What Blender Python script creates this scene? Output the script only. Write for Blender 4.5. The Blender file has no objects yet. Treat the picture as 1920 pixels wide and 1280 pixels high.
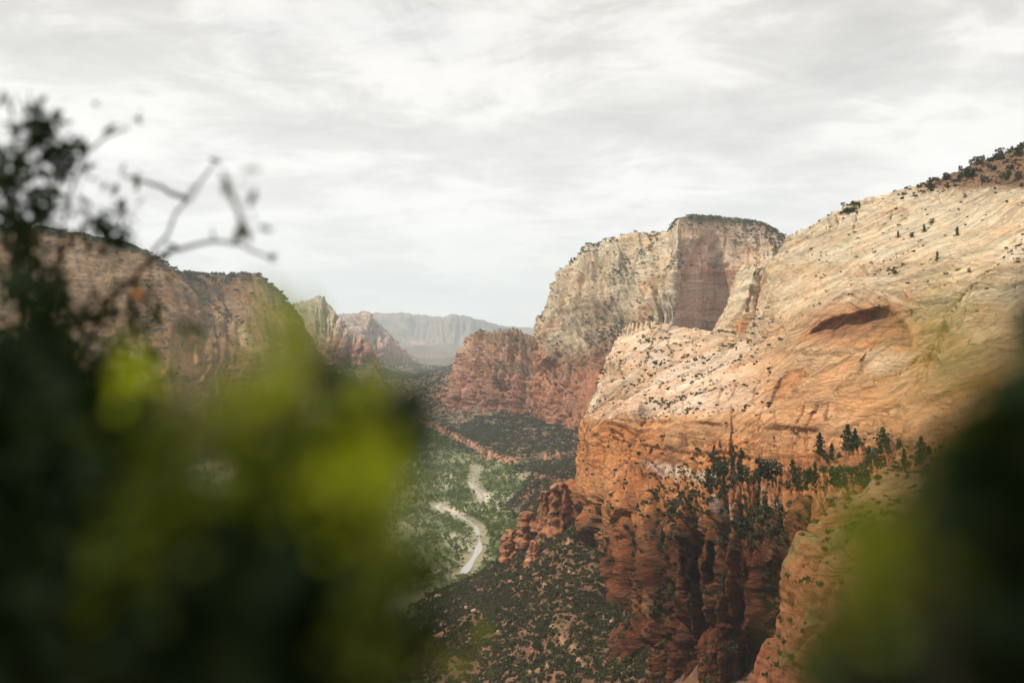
import bpy, math, random, time
import numpy as np
from concurrent.futures import ThreadPoolExecutor
T0 = time.time()
rng = np.random.default_rng(11)
random.seed(11)
scn = bpy.context.scene
COL = scn.collection

# ------------------------------------------------------------------ camera, sky, sun, exposure
FPX = 35.0 / 36.0 * 1920.0
PITCH = math.atan(30.0 / FPX)
cam = bpy.data.cameras.new('camera'); camo = bpy.data.objects.new('camera', cam); COL.objects.link(camo)
cam.lens = 35.0; cam.sensor_width = 36.0; cam.sensor_fit = 'HORIZONTAL'
cam.clip_start = 0.02; cam.clip_end = 120000.0
camo.location = (0, 0, 0); camo.rotation_euler = (math.pi / 2 - PITCH, 0, 0)
cam.dof.use_dof = True; cam.dof.focus_distance = 1300.0; cam.dof.aperture_fstop = 1.4
scn.camera = camo

SUN_AZ = math.radians(-100.0)      # measured from +Y (view direction) towards +X
SUN_EL = math.radians(54.0)
sdir = np.array([math.sin(SUN_AZ) * math.cos(SUN_EL), math.cos(SUN_AZ) * math.cos(SUN_EL), math.sin(SUN_EL)])
sun = bpy.data.lights.new('sun', 'SUN'); suno = bpy.data.objects.new('sun', sun); COL.objects.link(suno)
sun.energy = 4.6; sun.angle = math.radians(1.0); sun.color = (1.0, 0.92, 0.79)
suno.rotation_euler = (math.pi / 2 - SUN_EL, 0, math.pi - SUN_AZ)
from mathutils import Vector
suno.rotation_euler = Vector((-sdir[0], -sdir[1], -sdir[2])).to_track_quat('-Z', 'Y').to_euler()

world = bpy.data.worlds.new('World'); scn.world = world; world.use_nodes = True
wt = world.node_tree; wt.nodes.clear()
def wn(t): return wt.nodes.new(t)
wo = wn('ShaderNodeOutputWorld'); wb = wn('ShaderNodeBackground'); wb.inputs['Strength'].default_value = 0.1
sky = wn('ShaderNodeTexSky'); sky.sky_type = 'NISHITA'; sky.sun_disc = False
sky.sun_elevation = SUN_EL; sky.sun_rotation = SUN_AZ
tc = wn('ShaderNodeTexCoord'); sep = wn('ShaderNodeSeparateXYZ'); wt.links.new(tc.outputs['Generated'], sep.inputs[0])
def wmath(op, a, b=None, c=None):
    n = wn('ShaderNodeMath'); n.operation = op
    for i, v in enumerate((a, b, c)):
        if v is None: continue
        if isinstance(v, (int, float)): n.inputs[i].default_value = v
        else: wt.links.new(v, n.inputs[i])
    return n.outputs[0]
zc = wmath('MAXIMUM', wmath('ADD', sep.outputs['Z'], 0.20), 0.08)
cx = wmath('DIVIDE', sep.outputs['X'], zc); cy = wmath('DIVIDE', sep.outputs['Y'], zc)
cmb = wn('ShaderNodeCombineXYZ'); wt.links.new(cx, cmb.inputs[0]); wt.links.new(cy, cmb.inputs[1])
def wnoise(scale, detail, rough, off, dist=0.0, sx=1.0, sy=1.0):
    mp = wn('ShaderNodeMapping'); mp.inputs['Location'].default_value = off; mp.inputs['Scale'].default_value = (sx, sy, 1)
    wt.links.new(cmb.outputs[0], mp.inputs['Vector'])
    n = wn('ShaderNodeTexNoise'); n.inputs['Scale'].default_value = scale; n.inputs['Detail'].default_value = detail
    n.inputs['Roughness'].default_value = rough; n.inputs['Distortion'].default_value = dist
    wt.links.new(mp.outputs[0], n.inputs['Vector']); return n.outputs['Fac']
n1 = wnoise(1.5, 7, 0.56, (3.1, 1.7, 0), 0.5, 1.0, 0.8)
n2 = wnoise(4.6, 6, 0.6, (8.3, 2.2, 0), 0.6, 0.8, 1.0)
n3 = wnoise(1.4, 3, 0.5, (-4.0, 6.2, 0))
def wramp(src, stops):
    r = wn('ShaderNodeValToRGB'); wt.links.new(src, r.inputs[0])
    e = r.color_ramp.elements
    while len(e) < len(stops): e.new(0.5)
    for i, (p, c) in enumerate(stops): e[i].position = p; e[i].color = (*c, 1)
    return r.outputs['Color']
thick = wmath('ADD', wmath('MULTIPLY', n1, 0.62), wmath('MULTIPLY', n2, 0.38))
cloud = wramp(thick, [(0.34, (1.02, 1.0, .96)), (0.46, (.93, .905, .865)), (0.53, (.74, .72, .69)), (0.64, (.59, .573, .55))])
# brighter towards the horizon (thin cloud seen edge on), as in the photo
hz = wn('ShaderNodeMapRange'); hz.inputs['From Min'].default_value = 0.0; hz.inputs['From Max'].default_value = 0.30
hz.inputs['To Min'].default_value = 0.70; hz.inputs['To Max'].default_value = 0.0; wt.links.new(sep.outputs['Z'], hz.inputs['Value'])
mixh = wn('ShaderNodeMix'); mixh.data_type = 'RGBA'; wt.links.new(hz.outputs[0], mixh.inputs['Factor'])
wt.links.new(cloud, mixh.inputs['A']); mixh.inputs['B'].default_value = (1.10, 1.095, 1.08, 1)
scl = wn('ShaderNodeVectorMath'); scl.operation = 'SCALE'; scl.inputs['Scale'].default_value = 10.7
wt.links.new(mixh.outputs['Result'], scl.inputs[0])
cov = wn('ShaderNodeMapRange'); cov.inputs['From Min'].default_value = 0.36; cov.inputs['From Max'].default_value = 0.44
cov.inputs['To Min'].default_value = 0.90; cov.inputs['To Max'].default_value = 0.97; wt.links.new(n3, cov.inputs['Value'])
mixc = wn('ShaderNodeMix'); mixc.data_type = 'RGBA'; wt.links.new(cov.outputs[0], mixc.inputs['Factor'])
wt.links.new(sky.outputs['Color'], mixc.inputs['A']); wt.links.new(scl.outputs[0], mixc.inputs['B'])
wt.links.new(mixc.outputs['Result'], wb.inputs['Color']); wt.links.new(wb.outputs[0], wo.inputs['Surface'])
world.cycles.sampling_method = 'MANUAL'; world.cycles.sample_map_resolution = 512

scn.view_settings.view_transform = 'Standard'; scn.view_settings.look = 'None'
scn.view_settings.exposure = 0.0; scn.view_settings.gamma = 1.0; scn.view_settings.use_curve_mapping = False
cy_ = scn.cycles
cy_.use_denoising = True; cy_.max_bounces = 5; cy_.diffuse_bounces = 3; cy_.glossy_bounces = 1
cy_.transmission_bounces = 4; cy_.volume_bounces = 1; cy_.transparent_max_bounces = 8
cy_.use_adaptive_sampling = True; cy_.adaptive_threshold = 0.01; cy_.caustics_reflective = False; cy_.caustics_refractive = False

# ------------------------------------------------------------------ helpers
ct, st = math.cos(PITCH), math.sin(PITCH)
def P(px, py, Y):
    """world point seen at photo pixel (px, py) at forward distance Y"""
    px = np.asarray(px, float); py = np.asarray(py, float); Y = np.asarray(Y, float)
    a = (px - 960.0) / FPX; b = -(py - 640.0) / FPX
    dy = ct + b * st; dz = -st + b * ct
    return np.stack([a / dy * Y, Y * np.ones_like(a), dz / dy * Y], -1)
def unP(p):
    x, y, z = p[..., 0], p[..., 1], p[..., 2]
    f = y * ct - z * st; u = y * st + z * ct
    return 960 + x / f * FPX, 640 - u / f * FPX
def ss(a, b, x):
    t = np.clip((x - a) / (b - a), 0, 1); return t * t * (3 - 2 * t)
def lerp(a, b, t): return a + (b - a) * t

_perm = np.random.default_rng(5).permutation(256).astype(np.int32); _perm = np.concatenate([_perm, _perm])
_g = np.random.default_rng(6).normal(size=(256, 3)).astype(np.float32); _g /= np.linalg.norm(_g, axis=1)[:, None]
_pool = ThreadPoolExecutor(4)
def _pn(p):
    i = np.floor(p).astype(np.int32); f = (p - i).astype(np.float32); i &= 255
    u = f * f * f * (f * (f * 6 - 15) + 10)
    X0, Y0, Z0 = i[:, 0], i[:, 1], i[:, 2]; X1 = (X0 + 1) & 255; Y1 = (Y0 + 1) & 255; Z1 = (Z0 + 1) & 255
    a0 = _perm[X0]; a1 = _perm[X1]
    b00 = _perm[a0 + Y0]; b01 = _perm[a0 + Y1]; b10 = _perm[a1 + Y0]; b11 = _perm[a1 + Y1]
    def gd(b, Z, dx, dy, dz):
        g = _g[_perm[b + Z]]
        return g[:, 0] * (f[:, 0] - dx) + g[:, 1] * (f[:, 1] - dy) + g[:, 2] * (f[:, 2] - dz)
    ux, uy, uz = u[:, 0], u[:, 1], u[:, 2]
    x00 = lerp(gd(b00, Z0, 0, 0, 0), gd(b10, Z0, 1, 0, 0), ux); x10 = lerp(gd(b01, Z0, 0, 1, 0), gd(b11, Z0, 1, 1, 0), ux)
    x01 = lerp(gd(b00, Z1, 0, 0, 1), gd(b10, Z1, 1, 0, 1), ux); x11 = lerp(gd(b01, Z1, 0, 1, 1), gd(b11, Z1, 1, 1, 1), ux)
    return lerp(lerp(x00, x10, uy), lerp(x01, x11, uy), uz) * 1.5
def noise(p, s=(1, 1, 1), off=0.0):
    """gradient noise, about -1..1; s = frequency per axis (1/m)"""
    sh = p.shape[:-1]
    q = (p.reshape(-1, 3) * np.asarray(s, float) + off * 17.31 + 113.7)
    ch = [q[k:k + 40000] for k in range(0, len(q), 40000)]
    return np.concatenate(list(_pool.map(_pn, ch))).reshape(sh)
def fbm(p, s, octs=4, gain=0.5, off=0.0, lac=2.05):
    s = np.asarray(s, float); o = 0; a = 1.0; tot = 0
    for k in range(octs):
        o = o + a * noise(p, s * lac ** k, off + k * 1.7); tot += a; a *= gain
    return o / tot
def ridged(p, s, octs=3, off=0.0, gain=0.5):
    s = np.asarray(s, float); o = 0; a = 1.0; tot = 0
    for k in range(octs):
        o = o + a * (1 - np.abs(noise(p, s * 2.1 ** k, off + k * 2.3)) * 1.6); tot += a; a *= gain
    return o / tot
def billow(q, s, octs=3, off=0.0, gain=0.5):
    """rounded ribs parted by sharp grooves, 0 in the grooves"""
    s = np.asarray(s, float); o = 0; a = 1.0; tot = 0
    for k in range(octs): o = o + a * np.minimum(np.abs(noise(q, s * 2.07 ** k, off + k * 3.1)) * 1.9, 1); tot += a; a *= gain
    return o / tot
def flat3(a, b): return np.stack([a, b, np.zeros_like(a)], -1)
def _wl(p):
    i = np.floor(p).astype(np.int32); f = (p - i).astype(np.float32)
    d1 = np.full(len(p), 9.0, np.float32); d2 = d1.copy(); idv = np.zeros(len(p), np.float32)
    for dx in (-1, 0, 1):
        for dy in (-1, 0, 1):
            for dz in (-1, 0, 1):
                h = _perm[_perm[_perm[(i[:, 0] + dx) & 255] + ((i[:, 1] + dy) & 255)] + ((i[:, 2] + dz) & 255)]
                g = _g[h]
                v0 = dx + .5 + .42 * g[:, 0] - f[:, 0]; v1 = dy + .5 + .42 * g[:, 1] - f[:, 1]; v2 = dz + .5 + .42 * g[:, 2] - f[:, 2]
                d = np.sqrt(v0 * v0 + v1 * v1 + v2 * v2)
                m = d < d1
                d2 = np.where(m, d1, np.minimum(d2, d)); idv = np.where(m, h / 255.0, idv); d1 = np.where(m, d, d1)
    return np.stack([d1, d2, idv], -1)
def worley(p, s, off=0.0):
    sh = p.shape[:-1]
    q = (p.reshape(-1, 3) * np.asarray(s, float) + off * 7.77 + 55.5)
    ch = [q[k:k + 40000] for k in range(0, len(q), 40000)]
    r = np.concatenate(list(_pool.map(_wl, ch))).reshape(sh + (3,))
    return r[..., 0], r[..., 1], r[..., 2]
def sdpoly(px, py, pts):
    """signed distance (pixels) to a polygon, negative inside"""
    pts = np.asarray(pts, float); n = len(pts); d = np.full(px.shape, 1e9); ins = np.zeros(px.shape, bool)
    for k in range(n):
        a = pts[k]; b = pts[(k + 1) % n]; e = b - a
        wx = px - a[0]; wy = py - a[1]
        t = np.clip((wx * e[0] + wy * e[1]) / (e @ e), 0, 1)
        d = np.minimum(d, np.hypot(wx - e[0] * t, wy - e[1] * t))
        c = ((a[1] > py) != (b[1] > py))
        with np.errstate(divide='ignore', invalid='ignore'):
            xi = (b[0] - a[0]) * (py - a[1]) / (b[1] - a[1] + 1e-12) + a[0]
        ins ^= c & (px < xi)
    return np.where(ins, -d, d)
def dline(px, py, pts):
    pts = np.asarray(pts, float); d = np.full(px.shape, 1e9); side = np.zeros(px.shape)
    for k in range(len(pts) - 1):
        a = pts[k]; e = pts[k + 1] - a; wx = px - a[0]; wy = py - a[1]
        t = np.clip((wx * e[0] + wy * e[1]) / (e @ e), 0, 1)
        q = np.hypot(wx - e[0] * t, wy - e[1] * t); m = q < d
        side = np.where(m, np.sign(e[0] * wy - e[1] * wx), side); d = np.minimum(d, q)
    return d, side

def tag(o, label=None, cat=None, group=None, kind=None):
    if label: o['label'] = label
    if cat: o['category'] = cat
    if group: o['group'] = group
    if kind: o['kind'] = kind
    return o
def link(name, me, mat=None, parent=None):
    o = bpy.data.objects.new(name, me); COL.objects.link(o)
    if mat is not None and len(me.materials) == 0: me.materials.append(mat)
    if parent is not None: o.parent = parent
    return o
def empty(name, loc):
    o = bpy.data.objects.new(name, None); COL.objects.link(o); o.location = loc; return o
def mesh_np(name, verts, faces, colors=None, smooth=True):
    """verts (N,3); faces (M,3 or 4)"""
    me = bpy.data.meshes.new(name); verts = np.ascontiguousarray(verts, np.float32); faces = np.ascontiguousarray(faces, np.int32)
    k = faces.shape[1]
    me.vertices.add(len(verts)); me.vertices.foreach_set('co', verts.ravel())
    me.loops.add(faces.size); me.loops.foreach_set('vertex_index', faces.ravel())
    me.polygons.add(len(faces)); me.polygons.foreach_set('loop_start', np.arange(0, faces.size, k, dtype=np.int32))
    if smooth: me.polygons.foreach_set('use_smooth', np.ones(len(faces), bool))
    if colors is not None:
        a = me.color_attributes.new('Col', 'FLOAT_COLOR', 'POINT')
        c = np.ones((len(verts), 4), np.float32); c[:, :3] = np.clip(colors, 0, 1); a.data.foreach_set('color', c.ravel())
    me.update(calc_edges=True); return me
def grid_faces(nu, nv, wrap=False):
    i = np.arange(nu if wrap else nu - 1)[:, None]; j = np.arange(nv - 1)[None, :]; i2 = (i + 1) % nu
    f = np.stack([i * nv + j, i2 * nv + j, i2 * nv + j + 1, i * nv + j + 1], -1)
    return f.reshape(-1, 4)
def grid_normals(p):
    du = np.gradient(p, axis=0); dv = np.gradient(p, axis=1)
    n = np.cross(du, dv); n /= np.linalg.norm(n, axis=-1, keepdims=True) + 1e-9
    return n
def blur(a, k):
    for _ in range(k):
        b = a.copy(); b[1:-1] = (a[:-2] + 2 * a[1:-1] + a[2:]) / 4; a = b.copy()
        a[:, 1:-1] = (b[:, :-2] + 2 * b[:, 1:-1] + b[:, 2:]) / 4
    return a

class Loft: pass
def rimfade(L, lo=.2, w=.10): return (lo + (1 - lo) * ss(0, w, np.abs(L.v - L.vr))) * ss(0, .03, L.v)
def loft(cols, nu, nv, smooth=6, back=True, bk=(0.10, 0.30)):
    """cols: stations, each a list of (px, py, Y) from foot to rim; the rim is carried on behind as a plateau and a back slope."""
    C = []
    for c in cols:
        c = [list(map(float, q)) for q in c]
        if back:
            px, py, Y = c[-1]; z = P(px, py, Y)
            for dY, dz in ((bk[0], -0.012), (bk[1], -0.12)):
                Yb = Y * (1 + dY); zt = z[2] + dz * Y; xw = z[0] * (1 + dY * .6)
                q = unP(np.array([xw, Yb, zt])); c.append([float(q[0]), float(q[1]), Yb])
        C.append(c)
    C = np.array(C); C[..., 2] = np.log(C[..., 2])
    W = P(C[..., 0], C[..., 1], np.exp(C[..., 2]))
    lu = np.sqrt((np.diff(C[..., 0], axis=0) ** 2 + np.diff(C[..., 1], axis=0) ** 2 + (np.diff(C[..., 2], axis=0) * FPX * .45) ** 2)).mean(1) + 8
    lv = np.linalg.norm(np.diff(np.stack([C[..., 0], C[..., 1]], -1), axis=1), axis=-1).mean(0) + 8
    if back: lv[-2:] = np.minimum(lv[-2:], 25)
    tu = np.concatenate([[0], np.cumsum(lu)]); tv = np.concatenate([[0], np.cumsum(lv)])
    us = np.linspace(0, tu[-1], nu); vs = np.linspace(0, tv[-1], nv)
    def interp(A, t, x, axis):
        k = np.clip(np.searchsorted(t, x, side='right') - 1, 0, len(t) - 2); f = (x - t[k]) / (t[k + 1] - t[k])
        A0 = np.take(A, k, axis); A1 = np.take(A, k + 1, axis); sh = [1] * A0.ndim; sh[axis] = -1
        return A0 + (A1 - A0) * f.reshape(sh)
    G = interp(interp(C, tu, us, 0), tv, vs, 1)
    G = blur(G, smooth)
    L = Loft(); L.px = G[..., 0]; L.py = G[..., 1]; L.Y = np.exp(G[..., 2]); L.p = P(L.px, L.py, L.Y)
    L.nu, L.nv = nu, nv
    L.v = np.broadcast_to(vs[None, :] / tv[-1], (nu, nv)); L.vr = tv[len(cols[0]) - 1] / tv[-1]
    n = grid_normals(L.p); front = L.v < L.vr * 0.95
    s = np.sign(np.median((n * -L.p).sum(-1)[front])); L.flip = s < 0; L.n = n * s
    return L
def finish(L, name, mat, label, kind='structure', cat=None):
    f = grid_faces(L.nu, L.nv)
    if L.flip: f = f[:, ::-1]
    me = mesh_np(name, L.p.reshape(-1, 3), f, L.col.reshape(-1, 3))
    o = link(name, me, mat); tag(o, label, cat, None, kind)
    n = grid_normals(L.p); L.n = n * (-1 if L.flip else 1); L.px2, L.py2 = unP(L.p)
    return o

# ------------------------------------------------------------------ materials
def newmat(name):
    m = bpy.data.materials.new(name); m.use_nodes = True; t = m.node_tree
    b = t.nodes['Principled BSDF']; b.inputs['Specular IOR Level'].default_value = 0.15; b.inputs['Roughness'].default_value = 0.9
    return m, t, b
def N(t, typ, **kw):
    n = t.nodes.new(typ)
    for k, v in kw.items(): setattr(n, k, v)
    return n
def tnoise(t, vec, scale3, detail=5, rough=0.6, rot=(0, 0, 0), dist=0.0):
    mp = N(t, 'ShaderNodeMapping', vector_type='POINT'); mp.inputs['Scale'].default_value = scale3
    mr = N(t, 'ShaderNodeMapping'); mr.inputs['Rotation'].default_value = rot
    t.links.new(vec, mr.inputs['Vector']); t.links.new(mr.outputs[0], mp.inputs['Vector'])
    n = N(t, 'ShaderNodeTexNoise'); n.inputs['Scale'].default_value = 1.0; n.inputs['Detail'].default_value = detail
    n.inputs['Roughness'].default_value = rough; n.inputs['Distortion'].default_value = dist
    t.links.new(mp.outputs[0], n.inputs['Vector']); return n.outputs['Fac']
def tmath(t, op, a, b=None, c=None):
    n = N(t, 'ShaderNodeMath', operation=op)
    for i, v in enumerate((a, b, c)):
        if v is None: continue
        if isinstance(v, (int, float)): n.inputs[i].default_value = v
        else: t.links.new(v, n.inputs[i])
    return n.outputs[0]
def trange(t, v, a, b, c, d):
    n = N(t, 'ShaderNodeMapRange'); n.inputs['From Min'].default_value = a; n.inputs['From Max'].default_value = b
    n.inputs['To Min'].default_value = c; n.inputs['To Max'].default_value = d; t.links.new(v, n.inputs['Value']); return n.outputs[0]
def rock_mat(name, unit=1.0, tilt=(0, 0, 0), bed=1.0, streak=1.0, bump=1.0):
    """unit: size in metres of the finest grain the photo would show"""
    m, t, b = newmat(name)
    at = N(t, 'ShaderNodeVertexColor', layer_name='Col'); tc = N(t, 'ShaderNodeTexCoord'); v = tc.outputs['Object']
    u = 1.0 / unit
    grain = tnoise(t, v, (.22 * u, .22 * u, .22 * u), 6, 0.7)
    blot = tnoise(t, v, (.022 * u, .022 * u, .03 * u), 5, 0.6, dist=0.6)
    wl_ = N(t, 'ShaderNodeTexNoise'); wl_.inputs['Scale'].default_value = .007 * u; wl_.inputs['Detail'].default_value = 2; t.links.new(v, wl_.inputs['Vector'])
    v2 = N(t, 'ShaderNodeVectorMath', operation='MULTIPLY_ADD'); t.links.new(wl_.outputs['Color'], v2.inputs[0]); v2.inputs[1].default_value = (70 * unit,) * 3; t.links.new(v, v2.inputs[2])
    patch = trange(t, tnoise(t, v, (.011 * u, .011 * u, .02 * u), 3, .55), .40, .62, 0, 1)
    bedn = tnoise(t, v2.outputs[0], (.012 * u, .012 * u, .26 * u), 5, 0.65, tilt, 0.3)
    strk = tnoise(t, v, (.11 * u, .11 * u, .008 * u), 5, 0.65)
    f = tmath(t, 'MULTIPLY', trange(t, grain, .25, .75, .82, 1.16), trange(t, blot, .25, .75, .80, 1.18))
    f = tmath(t, 'MULTIPLY', f, trange(t, bedn, .3, .7, 1 - .24 * bed, 1 + .16 * bed))
    f = tmath(t, 'MULTIPLY', f, trange(t, strk, .3, .62, 1 - .30 * streak, 1 + .06 * streak))
    wq = N(t, 'ShaderNodeTexNoise'); wq.inputs['Scale'].default_value = .05 * u; wq.inputs['Detail'].default_value = 3; t.links.new(v, wq.inputs['Vector'])
    wv_ = N(t, 'ShaderNodeVectorMath', operation='MULTIPLY_ADD'); t.links.new(wq.outputs['Color'], wv_.inputs[0]); wv_.inputs[1].default_value = (14 * unit,) * 3; t.links.new(v, wv_.inputs[2])
    def cracks(sx, sz, wdt):
        mp = N(t, 'ShaderNodeMapping'); mp.inputs['Scale'].default_value = (sx * u, sx * u, sz * u); mp.inputs['Rotation'].default_value = tilt; t.links.new(wv_.outputs[0], mp.inputs['Vector'])
        vo = N(t, 'ShaderNodeTexVoronoi', feature='DISTANCE_TO_EDGE'); vo.inputs['Scale'].default_value = 1; t.links.new(mp.outputs[0], vo.inputs['Vector'])
        return trange(t, vo.outputs['Distance'], 0, wdt, 0, 1)
    pres = trange(t, blot, .50, .62, 1, 0)
    ck = tmath(t, 'MINIMUM', tmath(t, 'MAXIMUM', cracks(.040, .007, .035), pres), tmath(t, 'MAXIMUM', cracks(.022, .24, .06), trange(t, patch, .2, .6, 0, 1)))
    line = tmath(t, 'MAXIMUM', trange(t, tmath(t, 'ABSOLUTE', tmath(t, 'SUBTRACT', bedn, .44)), 0, .018, 0, 1), tmath(t, 'SUBTRACT', 1.0, patch))
    f = tmath(t, 'MULTIPLY', f, trange(t, ck, 0, 1, .64, 1.0)); f = tmath(t, 'MULTIPLY', f, trange(t, line, 0, 1, 1 - .32 * bed, 1.0))
    sc = N(t, 'ShaderNodeVectorMath', operation='SCALE'); t.links.new(at.outputs['Color'], sc.inputs[0]); t.links.new(f, sc.inputs['Scale'])
    # iron staining shifts the hue in blotches
    hs = N(t, 'ShaderNodeMix', data_type='RGBA', blend_type='MULTIPLY'); hs.inputs['B'].default_value = (1.06, .86, .70, 1)
    t.links.new(trange(t, tnoise(t, v, (.03 * u, .03 * u, .012 * u), 4, .6), .45, .7, 0, .8), hs.inputs['Factor'])
    t.links.new(sc.outputs[0], hs.inputs['A']); t.links.new(hs.outputs['Result'], b.inputs['Base Color'])
    h = tmath(t, 'ADD', tmath(t, 'MULTIPLY', grain, 1.0), tmath(t, 'MULTIPLY', bedn, 1.1 * bed))
    h = tmath(t, 'ADD', h, tmath(t, 'MULTIPLY', strk, .9 * streak)); h = tmath(t, 'ADD', h, tmath(t, 'MULTIPLY', ck, .5)); h = tmath(t, 'ADD', h, tmath(t, 'MULTIPLY', line, .35 * bed))
    bp = N(t, 'ShaderNodeBump'); bp.inputs['Strength'].default_value = 0.8; bp.inputs['Distance'].default_value = 2.2 * unit * bump
    t.links.new(h, bp.inputs['Height']); t.links.new(bp.outputs[0], b.inputs['Normal'])
    b.inputs['Roughness'].default_value = 0.95; b.inputs['Specular IOR Level'].default_value = 0.08
    return m
def leaf_mat(name, c1, c2, trans=0.3, gloss=0.1, rough=.6):
    m, t, b = newmat(name); t.nodes.remove(b)
    oi = N(t, 'ShaderNodeObjectInfo'); geo = N(t, 'ShaderNodeNewGeometry')
    r = tmath(t, 'FRACT', tmath(t, 'ADD', oi.outputs['Random'], tmath(t, 'MULTIPLY', geo.outputs['Random Per Island'], .3)))
    mx = N(t, 'ShaderNodeMix', data_type='RGBA'); mx.inputs['A'].default_value = (*c1, 1); mx.inputs['B'].default_value = (*c2, 1)
    t.links.new(r, mx.inputs['Factor'])
    d = N(t, 'ShaderNodeBsdfDiffuse'); tr = N(t, 'ShaderNodeBsdfTranslucent'); g = N(t, 'ShaderNodeBsdfGlossy'); g.inputs['Roughness'].default_value = rough
    g.inputs['Color'].default_value = (.5, .55, .5, 1)
    t.links.new(mx.outputs['Result'], d.inputs['Color'])
    tm = N(t, 'ShaderNodeMix', data_type='RGBA', blend_type='MULTIPLY'); tm.inputs['Factor'].default_value = 1; tm.inputs['B'].default_value = (1.3, 1.25, .5, 1)
    t.links.new(mx.outputs['Result'], tm.inputs['A']); t.links.new(tm.outputs['Result'], tr.inputs['Color'])
    m1 = N(t, 'ShaderNodeMixShader'); m1.inputs[0].default_value = trans; t.links.new(d.outputs[0], m1.inputs[1]); t.links.new(tr.outputs[0], m1.inputs[2])
    m2 = N(t, 'ShaderNodeMixShader'); m2.inputs[0].default_value = gloss; t.links.new(m1.outputs[0], m2.inputs[1]); t.links.new(g.outputs[0], m2.inputs[2])
    t.links.new(m2.outputs[0], t.nodes['Material Output'].inputs['Surface']); return m
def bark_mat(name, c):
    m, t, b = newmat(name); tc = N(t, 'ShaderNodeTexCoord')
    n = tnoise(t, tc.outputs['Object'], (60, 60, 8), 4, .6); mx = N(t, 'ShaderNodeMix', data_type='RGBA')
    mx.inputs['A'].default_value = (*[k * .6 for k in c], 1); mx.inputs['B'].default_value = (*c, 1)
    t.links.new(n, mx.inputs['Factor']); t.links.new(mx.outputs['Result'], b.inputs['Base Color']); return m

CREAM = np.array([.54, .45, .32]); WHITE = np.array([.66, .57, .46]); TAN = np.array([.48, .33, .19]); PINK = np.array([.60, .43, .305])
ORANGE = np.array([.46, .225, .10]); RED = np.array([.34, .135, .068]); DRED = np.array([.22, .085, .048]); VARN = np.array([.11, .065, .045])
GREY = np.array([.42, .37, .31]); SCRUBG = np.array([.085, .09, .045]); SOIL = np.array([.27, .155, .095])
def cmix(c, k, t): return c + (k - c) * np.clip(t, 0, 1)[..., None]

M_NEAR = rock_mat('sandstone_near', 1.0, (0.25, 0.42, 0), 1.0, .7)
M_LOW = rock_mat('sandstone_wall', 0.9, (0, 0.1, 0), .9, .8)
M_MID = rock_mat('sandstone_mid', 3.0, (0, .05, 0), .7, 1.1)
M_FAR = rock_mat('sandstone_far', 6.0, (0, 0, 0), .8, 1.6, 1.5)
M_DIST = rock_mat('sandstone_distant', 20.0, (0, 0, 0), .8, .8)

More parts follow.
